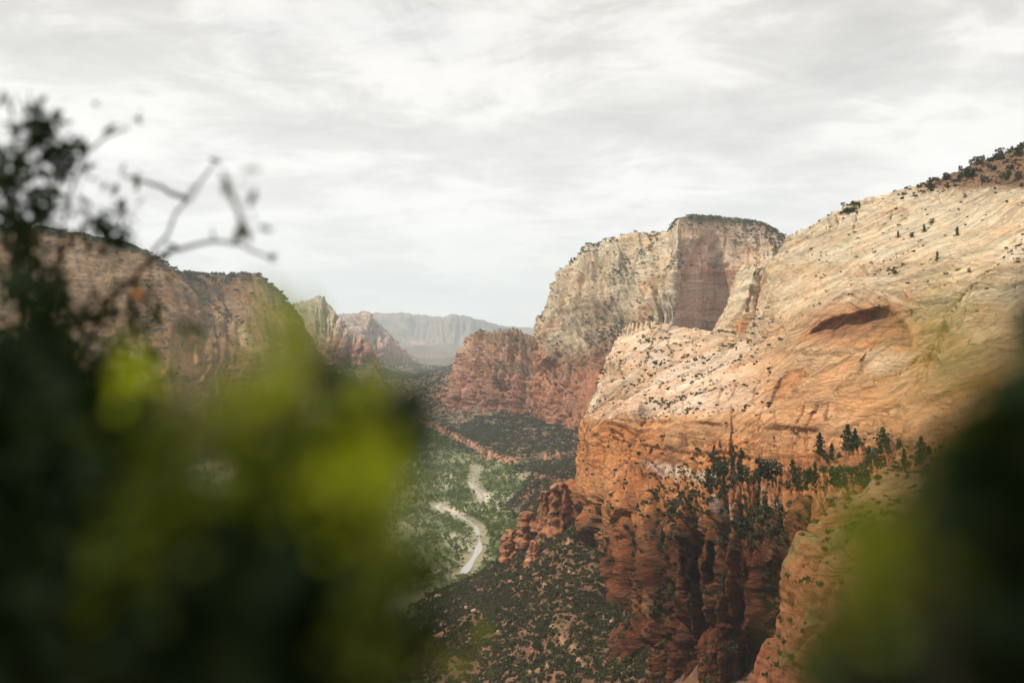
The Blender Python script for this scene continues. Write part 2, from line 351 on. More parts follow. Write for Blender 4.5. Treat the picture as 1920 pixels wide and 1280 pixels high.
# ------------------------------------------------------------------ the near right cliff
def rim(cols): return cols
NEAR = [
 [(1180,1010,2050),(1185,960,2050),(1190,905,2050),(1195,890,2050),(1200,850,2050),(1205,815,2050),(1210,785,2050),(1215,755,2050),(1220,705,2050),(1225,660,2050),(1230,630,2050),(1240,612,2050)],
 [(1090,1030,1800),(1100,960,1800),(1115,905,1790),(1120,890,1790),(1125,850,1780),(1130,815,1780),(1135,785,1780),(1145,755,1780),(1160,705,1790),(1172,660,1800),(1185,630,1800),(1200,607,1800)],
 [(1022,1060,1520),(1030,965,1510),(1058,905,1500),(1070,890,1490),(1079,850,1480),(1085,812,1470),(1092,783,1480),(1106,755,1490),(1124,705,1530),(1140,660,1580),(1155,630,1640),(1176,607,1700)],
 [(1126,1230,1190),(1124,1110,1210),(1110,1000,1240),(1106,940,1262),(1106,880,1300),(1108,820,1320),(1114,785,1340),(1130,755,1370),(1152,710,1430),(1174,665,1500),(1195,630,1580),(1216,604,1660)],
 [(1160,1340,925),(1168,1200,940),(1172,1060,965),(1176,960,1010),(1188,895,1075),(1198,866,1130),(1206,785,1160),(1220,755,1200),(1242,710,1290),(1264,665,1390),(1282,632,1510),(1302,614,1600)],
 [(1245,1420,815),(1252,1200,830),(1262,1050,848),(1274,955,875),(1286,902,940),(1292,872,1010),(1298,788,1040),(1312,755,1085),(1336,710,1180),(1362,668,1290),(1384,644,1400),(1400,632,1470)],
 [(1340,1430,775),(1346,1200,785),(1356,1050,800),(1368,962,825),(1380,912,870),(1388,876,955),(1394,790,990),(1404,755,1035),(1416,700,1130),(1425,642,1230),(1428,605,1330),(1428,580,1400)],
 [(1390,1430,755),(1395,1200,768),(1400,1050,785),(1412,966,808),(1425,916,850),(1430,878,930),(1436,790,965),(1442,752,1010),(1446,690,1110),(1446,625,1215),(1446,560,1330),(1446,500,1430)],
 [(1425,1430,735),(1432,1200,745),(1442,1052,762),(1452,970,788),(1462,920,830),(1470,880,905),(1476,792,945),(1480,750,990),(1482,682,1090),(1482,610,1195),(1481,530,1320),(1480,443,1470)],
 [(1510,1430,690),(1518,1200,700),(1530,1060,718),(1540,980,742),(1546,928,785),(1550,880,860),(1552,798,905),(1552,746,945),(1552,670,1035),(1552,588,1135),(1552,500,1270),(1550,406,1450)],
 [(1575,1430,660),(1580,1200,672),(1588,1065,692),(1592,980,716),(1596,928,750),(1600,876,820),(1600,800,875),(1600,742,920),(1600,664,1005),(1600,578,1110),(1602,484,1250),(1605,377,1435)],
 [(1640,1430,545),(1642,1200,615),(1645,1070,660),(1646,980,690),(1647,926,722),(1650,870,790),(1650,800,850),(1650,738,900),(1650,658,980),(1652,570,1085),(1654,470,1225),(1660,364,1420)],
 [(1760,1430,535),(1760,1200,590),(1760,1070,620),(1760,980,650),(1760,920,680),(1760,855,735),(1760,790,800),(1760,728,850),(1760,650,930),(1760,552,1040),(1760,450,1180),(1764,338,1385)],
 [(1900,1430,520),(1900,1200,560),(1900,1070,580),(1900,980,600),(1900,920,620),(1900,850,670),(1900,782,725),(1900,710,785),(1900,625,870),(1900,525,985),(1900,420,1130),(1900,284,1360)],
 [(2100,1430,500),(2100,1200,530),(2100,1070,545),(2100,980,560),(2100,920,580),(2100,850,620),(2100,780,670),(2100,700,730),(2100,600,820),(2100,495,930),(2100,380,1080),(2100,250,1320)],
]
L = loft(NEAR, 720, 760, 5); L.n0 = L.n.copy()
p, px, py = L.p, L.px.copy(), L.py.copy()
wob = fbm(p, (.012, .012, .012), 3, off=3)
pxw = px + wob * 14; pyw = py + fbm(p, (.015, .015, .015), 3, off=9) * 9
push = np.zeros(px.shape); colr = np.zeros(px.shape + (3,))
steep = 1 - np.clip(np.abs(L.n0[..., 2]), 0, 1)
pyl = pyw + noise(flat3(px, py), (.011, .004, 1), 16) * 22 + fbm(flat3(px, py), (.04, .02, 1), 3, .6, 17) * 12
low = ss(795, 840, pyl)                       # jointed lower wall
slab = 1 - ss(770, 800, pyl)
pil = ss(905, 985, pyw)
leftw = 1 - ss(1190, 1260, px)
# big alcove under the white dome
alc = sdpoly(pxw, pyw, [(1508,632),(1520,614),(1536,602),(1556,596),(1580,594),(1604,590),(1626,582),(1648,576),(1668,578),(1684,588),(1696,604),(1704,622),(1708,640),(1708,652),(1690,650),(1660,644),(1620,640),(1570,639),(1530,636)])
alc = alc + fbm(flat3(px, py), (.014, .02, 1), 3, .45, 44) * 8; push += 24 * ss(5, -28, alc) + 9 * ss(3, -9, alc)
# overhanging brow above the alcove
push -= 12 * np.exp(-((alc - 12) / 16) ** 2) * ss(628, 596, pyw)
# smaller arches and hollows
a2 = sdpoly(pxw, pyw, [(1446,738),(1462,704),(1490,684),(1512,684),(1512,704),(1494,722),(1478,742)])
push += 12 * ss(2, -12, a2)
d, sd = dline(pxw, pyw, [(1428,572),(1408,618),(1372,654),(1330,690),(1280,728),(1235,752)]); push += 9 * np.exp(-(d / 6) ** 2)
d, sd = dline(pxw, pyw, [(1608,682),(1585,712),(1556,742),(1525,764)]); push += 2.5 * np.exp(-(d / 4) ** 2) + 7 * (sd < 0) * np.exp(-d / 30) * ss(0, 9, d)
d, sd = dline(pxw, pyw, [(1912,452),(1862,492),(1818,540),(1786,592),(1762,640),(1742,690)])
push -= 44 * ((sd < 0) * ss(0, 8, d)) * np.exp(-d / 150); push += 8 * np.exp(-(d / 7) ** 2)
d, sd = dline(pxw, pyw, [(1745,690),(1720,668),(1690,700),(1640,718)]); push += 5 * np.exp(-(d / 4) ** 2)
# overhung band at the top of the orange wall
d, sd = dline(px + wob * 4, py + wob * 5, [(1230,792),(1300,797),(1380,806),(1450,805),(1530,812)]); push += 9 * np.exp(-(d / 7) ** 2) * ss(-.25, .3, noise(flat3(px, py), (.016, .002, 1), 18))
d, sd = dline(px, pyw, [(1200,840),(1300,846),(1420,858)]); push += 4 * np.exp(-(d / 4) ** 2)
# under the white ledge
a3 = sdpoly(pxw, pyw, [(1196,872),(1240,880),(1300,892),(1330,908),(1296,926),(1246,914),(1200,902)]); push += 17 * ss(2, -10, a3)
a4 = sdpoly(px, py, [(1238,924),(1246,906),(1262,900),(1280,904),(1292,920),(1280,926)]); push += 9 * ss(2, -7, a4)
a5 = sdpoly(px, py, [(1170,955),(1182,948),(1176,974),(1160,1000),(1142,1020),(1150,992)]); push += 16 * ss(2, -6, a5)
for pts, w, dp in [([(1118,820),(1126,850),(1136,882)], 7, 16), ([(1302,1000),(1302,1080),(1308,1150),(1306,1290)], 7, 26), ([(1259,1060),(1256,1130),(1254,1220)], 5, 18),
                   ([(1240,1085),(1240,1200)], 4, 12), ([(1208,1130),(1206,1290)], 5, 14), ([(1338,1020),(1336,1070),(1330,1115)], 5, 16), ([(1290,1020),(1292,1120)], 4, 12),
                   ([(1458,1060),(1452,1100),(1430,1170),(1412,1230),(1405,1290)], 9, 26), ([(1395,1220),(1392,1290)], 12, 18), ([(1376,770),(1374,830),(1370,872)], 3, 7),
                   ([(1465,905),(1470,960),(1474,1000)], 5, 14), ([(1420,920),(1426,970)], 5, 12), ([(1094,830),(1098,880),(1090,940)], 5, 10), ([(1150,900),(1148,950)], 4, 8)]:
    d, sd = dline(px + wob * 3, py, pts); push += dp * np.exp(-(d / w) ** 2)
# cut the features in along the line away from the open air (keeps each feature's place)
p = p * (1 + push / L.Y)[..., None]
n = L.n0
# joints: vertical columns in the lower wall
qf = flat3(px + fbm(p, (.02, .02, .02), 3, .5, 13) * 7, py)
w1, w2, wid = worley(qf, (.072, .0040, 1), 1); jb = (w2 - w1)
w1b, w2b, widb = worley(qf, (.15, .008, 1), 2); jbb = (w2b - w1b)
joint = ss(.16, .0, jb); jointb = ss(.16, 0, jbb)
ribs = billow(qf, (.022, .0028, 1), 3, 4); ribs = .4 * ribs + .6 * np.round(ribs * 5 + noise(qf, (.03, .006, 1), 14) * .4) / 5
str1 = fbm(p, (.006, .006, .16), 3, .6, 7)
ledg = noise(p, (.004, .004, .055), 8); ledg = np.round(ledg * 3 + str1 * .6) / 3
rough_lo = fbm(p, (.05, .05, .05), 4, .55, 12); rough_lo = .4 * rough_lo + .6 * np.round(rough_lo * 4 + .3 * str1) / 4
sharp = ss(.20, .02, jb)
dis_low = (wid - .5) * (6 + 22 * pil) - sharp * (4 + 15 * pil) + (widb - .5) * (3.2 + 3 * pil) - jointb * 3.2 + (ribs - .4) * (9 + 16 * pil) + str1 * 2.6 + ledg * 3.4 + rough_lo * (2.2 + .6 * pil)
# cross-bedded slabs: stacked sets, each with its own dip
q = p.copy(); wz = fbm(p, (.004, .004, .004), 3, .5, 20)
hz_ = p[..., 2] * .92 - p[..., 0] * .22 + p[..., 1] * .05 + wz * 34
setk = np.floor(hz_ / 24.0 + noise(p, (.003, .003, .003), 24) * .5); setf = hz_ / 24.0 + noise(p, (.003, .003, .003), 24) * .5 - setk
dip = (_g[(setk.astype(int) * 37) & 255, 0]) * .75 - .12
bc = hz_ - dip * (p[..., 0] * .9 - p[..., 1] * .3) + fbm(p, (.02, .02, .02), 2, .5, 25) * 3
bq = np.stack([p[..., 0] * .006, p[..., 1] * .006 + setk * 3.3, bc], -1)
bed1 = noise(bq, (1, 1, .055), 2); bed2 = noise(bq, (1.5, 1.5, .17), 5); bed3 = noise(bq, (2.2, 2.2, .40), 6)
saw = np.mod(bc / 7.5 + noise(bq, (2, 2, .02), 7) * .8, 1.0); ledge = ss(0, .75, saw) * (1 - ss(.86, 1.0, saw))
setedge = np.exp(-(setf / .07) ** 2) + np.exp(-((1 - setf) / .05) ** 2)
jl = noise(flat3(px + wob * 20 + (py - 600) * .35, py), (.022, .006, 1), 42); jmask = ss(.05, .4, noise(p, (.007, .007, .007), 43))
jmask = jmask * ss(0, 22, sdpoly(px, py, [(1500,650),(1730,640),(1730,730),(1580,760),(1480,720)])); jcr = np.exp(-(jl / .03) ** 2) * jmask
swell = fbm(p, (.009, .009, .009), 4, .5, 15)
crk = ss(.90, 1.0, ridged(p, (.012, .012, .02), 1, 31)) * ss(-.1, .35, noise(p, (.006, .006, .006), 40))
sv = np.clip(.55 + noise(p, (.005, .005, .012), 41) * 1.3, .1, 1.6)
rs = fbm(p, (.08, .08, .08), 4, .6, 22)
shl = ss(1480, 1320, px + wob * 40); sv = sv * (1 + .7 * shl); pass
dis_slab = bed1 * 3.0 + (ledge - .5) * 4.0 * sv + bed2 * 1.6 * sv + bed3 * .9 * sv + swell * 9 - crk * 3 - jcr * 6 - setedge * 3.2 * sv + rs * 2.2 + (setk % 3 - 1) * 1.6
dis_slab = dis_slab * (1 - .85 * ss(36, 6, alc))
dis = lerp(dis_slab, dis_low, np.clip(low, 0, 1))
edge = ss(0, .03, L.v) * 1.0
p = p + n * (dis * edge)[..., None]
L.p = p
# --- rock colours
sharp = ss(.20, .02, jb); cn = fbm(p, (.010, .010, .016), 4, .55, 50); cn2 = fbm(p, (.004, .004, .02), 3, .5, 51)
c = np.broadcast_to(CREAM, px.shape + (3,)).copy()
yb = py + cn * 40 + (pyl - pyw) * .9
c = cmix(c, TAN, ss(470, 640, yb) * .9)
c = cmix(c, ORANGE, ss(590, 740, yb + (px - 1500) * .04) * .72)
# pale slabs on the left shoulder
sl = ss(1480, 1320, px + cn * 60) * ss(795, 765, pyw)
c = cmix(c, PINK, sl * .85); c = cmix(c, WHITE, sl * ss(0, .5, bed1 + cn) * .55)
c = cmix(c, CREAM, sl * ss(680, 610, yb) * .5)
c = cmix(c, TAN * .9, ss(.1, .6, noise(q, (.003, .003, .05), 60)) * slab * .5)
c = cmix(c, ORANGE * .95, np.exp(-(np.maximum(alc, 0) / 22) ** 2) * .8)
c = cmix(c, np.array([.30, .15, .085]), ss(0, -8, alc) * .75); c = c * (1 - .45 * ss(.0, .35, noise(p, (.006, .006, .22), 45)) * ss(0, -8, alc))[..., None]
c = cmix(c, ORANGE * 1.05, ss(4, -4, a2) * .9)
ramp = sdpoly(px, py, [(1590,652),(1722,662),(1700,702),(1640,706)]); c = cmix(c, np.array([.56, .40, .265]), ss(10, -14, ramp) * .7)
c = c * (1 - .30 * ss(.12, .5, bed3) * slab * sv)[..., None]; c = c * (1 - .24 * ss(.15, .5, -bed2) * slab * sv)[..., None]; c = cmix(c, VARN * 1.4, np.clip(jcr * .8 + setedge * .28 * sv, 0, 1) * slab)  # dark bed lines and joints; ledge shade painted in on the left shoulder
c = c * (1 + .10 * (_g[(setk.astype(int) * 53) & 255, 1]) * slab)[..., None]; c = cmix(c, np.array([.40, .26, .16]), ss(.1, .5, rs) * slab * .3)
# the wall
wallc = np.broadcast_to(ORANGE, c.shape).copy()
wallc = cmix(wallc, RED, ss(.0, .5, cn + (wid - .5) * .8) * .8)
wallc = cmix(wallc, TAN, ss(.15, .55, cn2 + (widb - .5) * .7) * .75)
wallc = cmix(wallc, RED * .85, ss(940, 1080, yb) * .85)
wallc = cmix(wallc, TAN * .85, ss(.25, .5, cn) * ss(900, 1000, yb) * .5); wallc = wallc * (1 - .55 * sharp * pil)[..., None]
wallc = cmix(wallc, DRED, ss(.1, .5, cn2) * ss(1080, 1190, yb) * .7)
wallc = wallc * (1 - .34 * ss(.08, .45, noise(p, (.004, .004, .17), 73)) * (1 - .5 * pil))[..., None]; wallc = cmix(wallc, ORANGE * 1.05, leftw * ss(1000, 930, py) * .5); wallc = wallc * (1 - .64 * ss(890, 1050, yb) * (1 - leftw * .3))[..., None]; wallc = cmix(wallc, VARN, ss(.05, .5, noise(flat3(px, py), (.05, .006, 1), 72)) * ss(900, 960, py) * .6)  # wall darkens downward: dark red rock and varnish, plus shade painted in
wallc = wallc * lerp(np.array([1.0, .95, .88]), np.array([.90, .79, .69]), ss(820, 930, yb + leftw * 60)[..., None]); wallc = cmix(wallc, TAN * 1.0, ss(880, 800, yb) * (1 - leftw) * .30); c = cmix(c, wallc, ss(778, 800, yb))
wl = sdpoly(pxw, pyw, [(1202,866),(1240,868),(1300,878),(1345,888),(1350,904),(1290,890),(1230,880)]); c = cmix(c, WHITE * .95, ss(9, -5, wl) * ss(-.5, .2, rough_lo) * .8)
for pts in ([(1352,960),(1366,918),(1390,930),(1402,968),(1380,985)], [(1420,930),(1450,925),(1468,965),(1470,1000),(1430,990)]):
    c = cmix(c, np.array([.52, .43, .34]), ss(14, -8, sdpoly(pxw, pyw, pts)) * ss(-.2, .5, rough_lo + bed2 * .4) * .75)
c = cmix(c, VARN * 1.2, ss(.25, .6, noise(p, (.03, .03, .004), 70)) * ss(790, 800, py) * (1 - ss(880, 900, py)) * .55)
c = cmix(c, ORANGE * .9, ss(.30, .6, noise(p, (.035, .035, .005), 71)) * ss(520, 560, py) * slab * ss(1440, 1500, px) * .5)
top = ss(350, 300, py + cn * 25 - (px - 1700) * .02); c = cmix(c, SOIL * .62, ss(1690, 1740, px) * ss(360, 346, py + cn * 16) * .9)
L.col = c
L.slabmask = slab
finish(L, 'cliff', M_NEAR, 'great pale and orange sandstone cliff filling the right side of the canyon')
NEARL = L
print('near', time.time() - T0)

# ------------------------------------------------------------------ buttress in front of its foot
BUT = [
 [(1600,1400,640),(1600,1300,640),(1610,1200,640),(1620,1130,640),(1640,1060,640),(1660,1000,640),(1690,950,640),(1720,900,640)],
 [(1412,1400,560),(1408,1310,560),(1424,1230,560),(1454,1150,560),(1456,1080,560),(1490,1005,570),(1560,945,580),(1660,880,600)],
 [(1450,1420,500),(1455,1320,500),(1470,1240,500),(1500,1160,505),(1510,1090,510),(1550,1015,520),(1620,955,540),(1710,885,570)],
 [(1560,1440,455),(1560,1340,455),(1570,1250,460),(1590,1170,465),(1610,1100,475),(1650,1020,490),(1710,960,510),(1790,880,540)],
 [(1720,1440,420),(1720,1340,420),(1730,1250,425),(1750,1160,435),(1770,1080,445),(1800,1000,460),(1850,930,480),(1900,850,520)],
 [(2000,1440,390),(2000,1340,390),(2000,1250,395),(2000,1160,400),(2000,1080,410),(2000,1000,425),(2020,920,450),(2060,820,500)],
 [(2300,1440,360),(2300,1340,360),(2300,1250,365),(2300,1160,370),(2300,1080,380),(2300,1000,395),(2320,900,430),(2360,780,480)]]
L = loft(BUT, 300, 260, 6, bk=(.06, .2)); p = L.p
w1, w2, wid = worley(p, (.05, .05, .012), 5); sw = fbm(p, (.02, .02, .02), 4, .55, 81)
dis = sw * 8 + (wid - .5) * 5 - ss(.12, 0, w2 - w1) * 3 + fbm(p, (.01, .01, .2), 3, .5, 82) * 2 + fbm(p, (.09, .09, .09), 3, .5, 83) * 1.6
L.p = p + L.n * (dis * ss(0, .04, L.v))[..., None]
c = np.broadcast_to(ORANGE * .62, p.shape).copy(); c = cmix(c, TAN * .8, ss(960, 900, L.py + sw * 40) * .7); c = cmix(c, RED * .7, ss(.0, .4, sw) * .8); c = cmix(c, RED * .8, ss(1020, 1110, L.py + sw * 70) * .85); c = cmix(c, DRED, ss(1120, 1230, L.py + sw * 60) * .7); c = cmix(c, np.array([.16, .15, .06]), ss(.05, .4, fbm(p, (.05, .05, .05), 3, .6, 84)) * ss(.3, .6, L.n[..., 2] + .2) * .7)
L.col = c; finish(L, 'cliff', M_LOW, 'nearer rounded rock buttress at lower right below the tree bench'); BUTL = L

# ------------------------------------------------------------------ fin between the dome and the far wall
FIN = [
 [(1400,680,1780),(1400,660,1780),(1402,630,1780),(1404,600,1780),(1406,570,1780),(1408,545,1780),(1410,520,1780),(1418,503,1780)],
 [(1316,690,1700),(1318,650,1700),(1334,620,1700),(1350,590,1700),(1366,560,1705),(1376,535,1710),(1384,515,1715),(1394,502,1720)],
 [(1336,690,1600),(1338,660,1600),(1352,625,1605),(1366,592,1615),(1380,562,1630),(1388,535,1650),(1396,514,1670),(1404,500,1690)],
 [(1376,700,1560),(1376,660,1560),(1384,625,1570),(1392,592,1580),(1400,562,1600),(1406,535,1620),(1412,514,1650),(1418,499,1680)],
 [(1408,700,1560),(1408,660,1560),(1412,625,1570),(1416,592,1590),(1420,562,1610),(1424,535,1640),(1428,514,1670),(1432,500,1700)],
 [(1440,700,1640),(1440,660,1640),(1440,625,1650),(1440,592,1660),(1442,562,1680),(1444,535,1700),(1446,514,1720),(1448,502,1740)],
 [(1500,700,1800),(1500,660,1800),(1500,625,1800),(1500,592,1800),(1500,562,1800),(1500,535,1800),(1500,514,1800),(1500,502,1800)]]
L = loft(FIN, 130, 160, 3, bk=(.03, .1)); p = L.p
w1, w2, wid = worley(p, (.035, .035, .004), 8)
dis = (wid - .5) * 12 - ss(.15, 0, w2 - w1) * 6 + fbm(p, (.03, .03, .03), 4, .55, 91) * 5 + fbm(p, (.01, .01, .12), 2, .5, 92) * 2.5
L.p = p + L.n * (dis * ss(0, .04, L.v))[..., None]
cn = fbm(p, (.01, .01, .02), 3, .5, 93); c = np.broadcast_to(CREAM, p.shape).copy(); c = cmix(c, TAN, ss(560, 620, L.py + cn * 30) * .6); c = cmix(c, ORANGE, ss(.2, .5, noise(p, (.03, .03, .004), 94)) * ss(570, 610, L.py) * .8)
L.col = c; finish(L, 'rock_fin', M_LOW, 'pale upright rock fin in the notch left of the white dome'); FINL = L

# ------------------------------------------------------------------ mid mountain, right side of the canyon
S = 1.34
def sc(cols, s=S): return [[(a, b, Y * s) for a, b, Y in c] for c in cols]
MID = sc([
 [(1100,800,3200),(1100,760,3200),(1100,720,3200),(1100,690,3200),(1100,660,3200),(1100,630,3200),(1102,600,3200),(1110,560,3200),(1118,520,3200),(1130,480,3200)],
 [(996,830,2820),(997,780,2820),(998,740,2820),(999,700,2830),(1000,665,2840),(1003,630,2850),(1008,606,2860),(1016,576,2880),(1030,548,2900),(1040,530,2920)],
 [(1030,840,2640),(1034,790,2650),(1036,750,2660),(1038,710,2680),(1038,680,2720),(1036,645,2770),(1036,610,2800),(1042,570,2830),(1056,530,2860),(1070,490,2900)],
 [(1062,840,2520),(1066,800,2530),(1070,760,2545),(1076,715,2560),(1082,680,2620),(1080,645,2690),(1076,605,2730),(1080,560,2770),(1088,510,2810),(1100,459,2880)],
 [(1110,850,2420),(1114,810,2430),(1118,760,2445),(1126,705,2470),(1132,670,2550),(1134,635,2610),(1136,595,2660),(1142,550,2710),(1150,500,2770),(1160,441,2850)],
 [(1160,850,2380),(1164,810,2390),(1168,750,2400),(1172,695,2420),(1176,655,2500),(1178,620,2560),(1184,580,2620),(1192,540,2680),(1202,490,2750),(1212,434,2850)],
 [(1212,850,2340),(1214,800,2350),(1216,740,2360),(1216,690,2380),(1216,645,2440),(1216,600,2480),(1222,560,2520),(1232,520,2580),(1242,480,2660),(1252,432,2760)],
 [(1256,850,2420),(1256,800,2425),(1256,740,2430),(1258,690,2440),(1260,645,2450),(1262,605,2460),(1264,560,2480),(1264,515,2510),(1266,470,2550),(1272,408,2620)],
 [(1286,850,2540),(1286,800,2550),(1288,740,2560),(1290,690,2565),(1292,650,2570),(1293,612,2572),(1296,560,2580),(1300,500,2590),(1302,450,2612),(1298,402,2650)],
 [(1320,850,2600),(1320,800,2610),(1320,740,2620),(1320,690,2630),(1322,650,2640),(1322,612,2650),(1326,560,2655),(1332,500,2660),(1334,450,2670),(1336,404,2690)],
 [(1370,850,2560),(1370,800,2570),(1370,740,2580),(1370,690,2590),(1370,650,2600),(1372,612,2600),(1378,560,2610),(1384,500,2630),(1386,450,2680),(1388,410,2740)],
 [(1420,850,2440),(1420,800,2450),(1420,740,2460),(1420,690,2470),(1420,650,2480),(1424,612,2490),(1430,560,2520),(1436,500,2590),(1436,455,2700),(1436,417,2800)],
 [(1470,850,2400),(1470,800,2410),(1470,740,2420),(1470,690,2430),(1470,650,2450),(1472,612,2470),(1474,560,2540),(1476,520,2640),(1476,480,2750),(1474,446,2860)],
 [(1560,850,2400),(1560,800,2410),(1560,740,2420),(1560,690,2430),(1560,650,2450),(1560,612,2500),(1560,560,2600),(1560,530,2700),(1560,500,2800),(1560,470,2900)]])
L = loft(MID, 480, 340, 4, bk=(.05, .2)); p, px, py, n = L.p, L.px, L.py, L.n
cn = fbm(p, (.004, .004, .006), 4, .55, 100)
recess = ss(1262, 1285, px) * ss(1450, 1400, px)
lowm = ss(660, 690, py + cn * 20)
qf = flat3(px + cn * 14 + (py - 560) * -.22 * (1 - lowm) * ss(1270, 1200, px), py)
w1, w2, wid = worley(qf, (.085, .010, 1), 11); w1b, w2b, widb = worley(qf, (.20, .05, 1), 12)
gul = billow(qf, (.021, .0042, 1), 4, 101, .55)
dis = (gul - .35) * 105 * (1 - .45 * lowm) + ((wid - .5) * 34 - ss(.18, 0, w2 - w1) * 16) * (.25 + .75 * lowm) + (widb - .5) * 11 + fbm(p, (.003, .003, .05), 3, .55, 102) * 6 + cn * 14 + fbm(p, (.03, .03, .03), 3, .55, 103) * 6
dis_r = fbm(p, (.003, .003, .03), 3, .5, 104) * 7 + fbm(p, (.012, .012, .004), 3, .5, 105) * 6
dis = lerp(dis, dis_r, recess * ss(640, 600, py) * .85)
d, sd = dline(px, py, [(1318,452),(1300,490),(1286,530),(1280,580)]); dis = dis - 22 * np.exp(-(d / 7) ** 2)
for pts in ([(1345,450),(1322,490),(1312,520)], [(1352,476),(1338,494)], [(1330,498),(1352,500),(1365,497)]):
    d, sd = dline(px, py, pts); dis = dis - 16 * np.exp(-(d / 4) ** 2)
L.p = p + n * (dis * rimfade(L))[..., None]
c = np.broadcast_to(CREAM * .97, p.shape).copy()
c = cmix(c, TAN, ss(0, .5, cn) * .5); c = cmix(c, ORANGE, ss(.15, .5, noise(p, (.01, .01, .002), 106)) * ss(470, 560, py) * .55)
c = cmix(c, RED * 1.1, ss(640, 690, py + cn * 35) * .9)
rr = recess * ss(395, 420, py)
c = cmix(c, np.array([.60, .43, .30]), rr * .85); c = cmix(c, np.array([.58, .39, .275]), rr * ss(480, 610, py + cn * 50) * .85)  # recess lies in shade; extra light painted into its colour
c = cmix(c, ORANGE, rr * ss(.1, .5, noise(p, (.004, .004, .025), 107)) * .6); c = c * (1 - .25 * rr * ss(.1, .5, noise(p, (.012, .012, .002), 108)))[..., None]
band = np.exp(-((py + cn * 8 - 512) / 10) ** 2) * ss(1290, 1330, px) * recess; c = cmix(c, RED * 1.15, band * .8)
d, sd = dline(px + cn * 8, py, [(1322,448),(1303,490),(1288,530),(1280,590)]); c = cmix(c, np.array([.45, .17, .08]), np.exp(-(d / 7) ** 2) * .45 * ss(590, 520, py))
c = cmix(c, SCRUBG * 1.5, ss(422, 408, py - (px - 1290) * .06) * ss(1270, 1285, px) * .9)
tr = ss(1420, 1450, px - (py - 440) * .5) * ss(560, 500, py); c = cmix(c, SOIL * .9, tr * .5)
bench = ss(560, 590, py + cn * 20) * ss(700, 670, py + cn * 20) * ss(1250, 1200, px) * ss(.25, .6, n[..., 2] + cn * .4); c = cmix(c, lerp(SOIL, SCRUBG, .5), bench * .6)
L.col = c; finish(L, 'mountain', M_MID, 'flat topped pale mountain with a sheer recessed wall, right of the valley'); MIDL = L

# ------------------------------------------------------------------ red butte at its foot
BT = [
 [(900,800,4700),(902,760,4700),(904,735,4700),(906,710,4700),(910,690,4700),(914,670,4700),(918,650,4700),(924,632,4700)],
 [(838,770,4300),(842,738,4300),(846,720,4300),(850,700,4310),(856,680,4320),(862,660,4330),(870,640,4350),(882,624,4370)],
 [(862,790,4060),(864,748,4070),(866,725,4080),(870,700,4100),(876,680,4130),(884,660,4160),(892,638,4200),(902,621,4260)],
 [(900,800,3920),(902,764,3930),(902,735,3945),(904,705,3970),(908,684,4020),(912,662,4060),(918,640,4100),(926,619,4180)],
 [(945,810,3800),(946,776,3815),(946,740,3830),(948,705,3860),(950,684,3920),(953,662,3960),(957,640,4010),(962,616,4090)],
 [(985,820,3720),(986,782,3730),(986,742,3750),(988,706,3790),(990,684,3850),(992,662,3890),(994,642,3940),(997,625,4000)],
 [(1025,825,3600),(1026,788,3620),(1026,745,3640),(1028,712,3680),(1030,690,3740),(1032,672,3790),(1034,655,3840),(1036,642,3900)],
 [(1075,835,3420),(1075,798,3440),(1076,752,3460),(1078,722,3500),(1080,700,3560),(1082,684,3620),(1084,672,3680),(1086,662,3740)],
 [(1130,845,3300),(1130,806,3320),(1130,762,3340),(1132,732,3370),(1134,712,3420),(1136,700,3480),(1138,690,3540),(1140,682,3600)],
 [(1200,850,3300),(1200,806,3320),(1200,762,3340),(1200,732,3370),(1200,712,3420),(1200,700,3480),(1200,690,3540),(1200,682,3600)]]
L = loft(BT, 380, 230, 3, bk=(.05, .16)); p, px, py, n = L.p, L.px, L.py, L.n
cn = fbm(p, (.005, .005, .008), 4, .55, 110)
qf = flat3(px + cn * 8, py)
w1, w2, wid = worley(qf, (.10, .012, 1), 15); w1b, w2b, widb = worley(qf, (.24, .05, 1), 16)
gul = billow(qf, (.030, .0040, 1), 3, 112)
dis = (wid - .5) * 40 - ss(.2, 0, w2 - w1) * 20 + (widb - .5) * 16 - ss(.16, 0, w2b - w1b) * 7 + (gul - .35) * 75 + fbm(p, (.002, .002, .045), 3, .6, 111) * 10 + fbm(p, (.03, .03, .03), 3, .55, 113) * 7 + cn * 16
L.p = p + n * (dis * rimfade(L))[..., None]
c = np.broadcast_to(np.array([.37, .19, .12]), p.shape).copy(); c = cmix(c, np.array([.42, .27, .18]), ss(700, 650, py + cn * 25) * .75); c = cmix(c, np.array([.25, .10, .06]), ss(0, .5, noise(p, (.012, .012, .002), 114)) * .7)
c = cmix(c, np.array([.44, .25, .16]), ss(.1, .5, noise(p, (.004, .004, .03), 115)) * .5)
fw = np.clip(n[..., 2], 0, 1); c = cmix(c, lerp(SOIL, SCRUBG, .6), ss(.55, .8, fw) * .7)
L.col = c; finish(L, 'butte', M_MID, 'red fluted butte jutting into the valley below the flat topped mountain'); BTL = L
print('mid', time.time() - T0)

